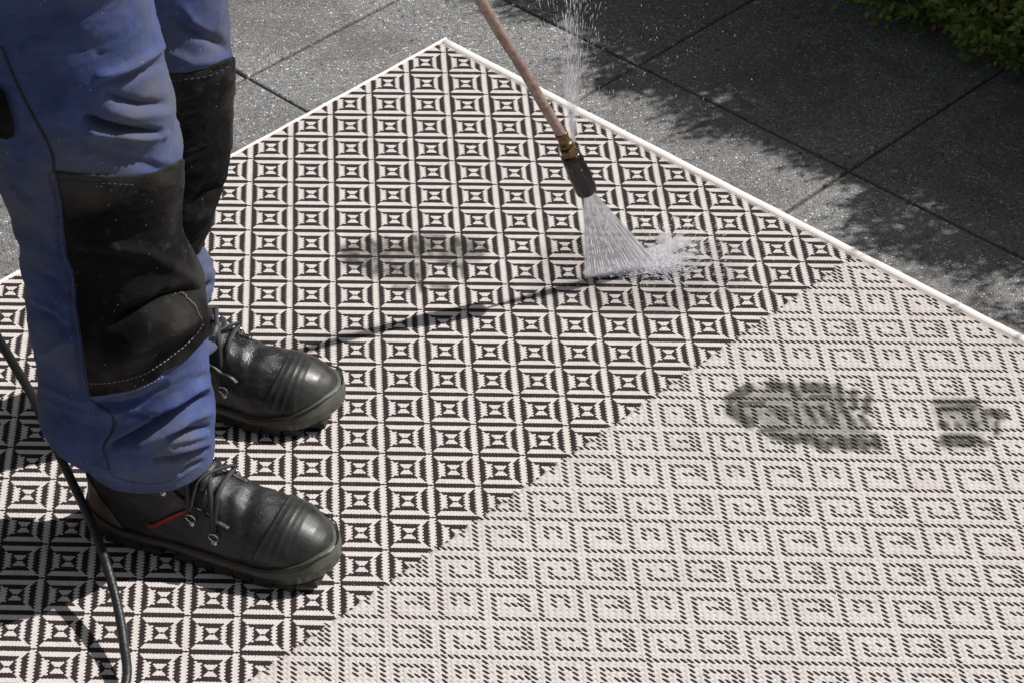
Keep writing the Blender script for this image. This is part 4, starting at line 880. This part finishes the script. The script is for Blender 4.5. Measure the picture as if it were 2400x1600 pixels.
def leaves_from(pts, outs, per=7):
    n = len(pts); Ls, tint = [], []
    ax = outs+RNG.normal(0, .55, (n, 3)); ax /= np.linalg.norm(ax, axis=1)[:, None]
    out_V = []
    for k in range(per):
        t = k/per; phi = RNG.uniform(0, 2*math.pi, n) if k else RNG.uniform(0, 6.28, n)
        r1 = np.cross(ax, [0.21, .37, .9]); r1 /= np.linalg.norm(r1, axis=1)[:, None]; r2 = np.cross(ax, r1)
        rad = np.cos(phi+k*2.4)[:, None]*r1+np.sin(phi+k*2.4)[:, None]*r2; d = rad*(1.0-.45*t)+ax*(.35+.75*t); d /= np.linalg.norm(d, axis=1)[:, None]
        up = ax-d*(ax*d).sum(1)[:, None]; up /= np.linalg.norm(up, axis=1)[:, None]+1e-9; sd = np.cross(up, d)
        base = pts+ax*(.012*(k//2))+rad*.001; size = RNG.uniform(.0095, .0165, n)
        out_V.append((base, d, sd, up, size))
    return out_V
def build_leaves(name, sets, mat):
    Vs, Fs, ti = [], [], []; b = 0
    for base, d, sd, up, size in sets:
        n = len(base); V = base[:, None]+size[:, None, None]*(LP_[None, :, 0:1]*d[:, None]+LP_[None, :, 1:2]*sd[:, None]+LP_[None, :, 2:3]*up[:, None])
        V[..., 2] = np.maximum(V[..., 2], ZS+.002); Vs.append(V.reshape(-1, 3)); Fs.append((np.arange(n)[:, None, None]*7+LT_[None]).reshape(-1, 3)+b); b += n*7
        ti.append(np.repeat(RNG.uniform(0, 1, n), 7))
    return np_mesh(name, np.concatenate(Vs), np.concatenate(Fs), mat, None, True, dict(tint=np.concatenate(ti)))
p1, o1 = sprig_positions(6500, .15, 1.15); p2, o2 = sprig_positions(8500, HA0, HA1)
s1 = leaves_from(p1, o1, 7); s2 = leaves_from(p2, o2, 6)
# the leaves that show largest are parts of their own
allp = np.concatenate([s[0]+s[1]*s[4][:, None]*.5 for s in s1]); px = pix(allp); vis = (px[:, 0] > 1900) & (px[:, 0] < 2395) & (px[:, 1] > 5) & (px[:, 1] < 230)
depth = (allp-CAM)@FW; cand = np.where(vis)[0]; cand = cand[np.argsort(depth[cand])][:300]; chosen = set(cand.tolist()); lm = bpy.data.meshes.new('leaf')
lm.from_pydata([tuple(v) for v in LP_], [], [tuple(map(int, t)) for t in LT_]); lm.polygons.foreach_set('use_smooth', [True]*6); lm.materials.append(M['leaf'])
lens = [len(s[0]) for s in s1]; offs = np.r_[0, np.cumsum(lens)]; keep = []
for q, s in enumerate(s1):
    kk = np.ones(len(s[0]), bool)
    for gidx in chosen:
        if offs[q] <= gidx < offs[q+1]:
            i = gidx-offs[q]; kk[i] = False; base, d, sd, up, size = (x[i] for x in s)
            o = bpy.data.objects.new('leaf', lm); COL.objects.link(o)
            Mx = Matrix(((d[0]*size, sd[0]*size, up[0]*size, base[0]), (d[1]*size, sd[1]*size, up[1]*size, base[1]), (d[2]*size, sd[2]*size, up[2]*size, max(base[2], ZS+.004)), (0, 0, 0, 1)))
            o.matrix_world = Mx; adopt(o, hedge)
    keep.append(tuple(x[kk] for x in s))
fo = hp(build_leaves('foliage', keep+list(s2), M['leaf'])); fo['kind'] = 'stuff'
parts = []
for i in range(0, len(p1), 6):
    p, o_ = p1[i], o1[i]; q = p-o_*np.array([.05, .05, .03])+RNG.normal(0, .006, 3); parts.append(tube_arrays(np.array([q, (p+q)/2+RNG.normal(0, .003, 3), p]), [.0016, .0012, .0007], 4))
V, F = merge(parts); tw_ = hp(mesh_obj('twigs', V, F, M['twig'])); tw_['kind'] = 'stuff'
# a few fallen leaves and grit on the slabs
n = 260; aa = RNG.uniform(.0, 1.3, n); bb = RNG.uniform(.05, .60, n); P = np.array([ab(a, b, ZS+.0008) for a, b in zip(aa, bb)])
spindles('grit', P, RNG.normal(0, 1, (n, 3))*np.array([1, 1, .05]), RNG.uniform(.0006, .0022, n), RNG.uniform(.0005, .0010, n), M['pale'], 'pale grit scattered over the shaded paving by the hedge', 'grit')
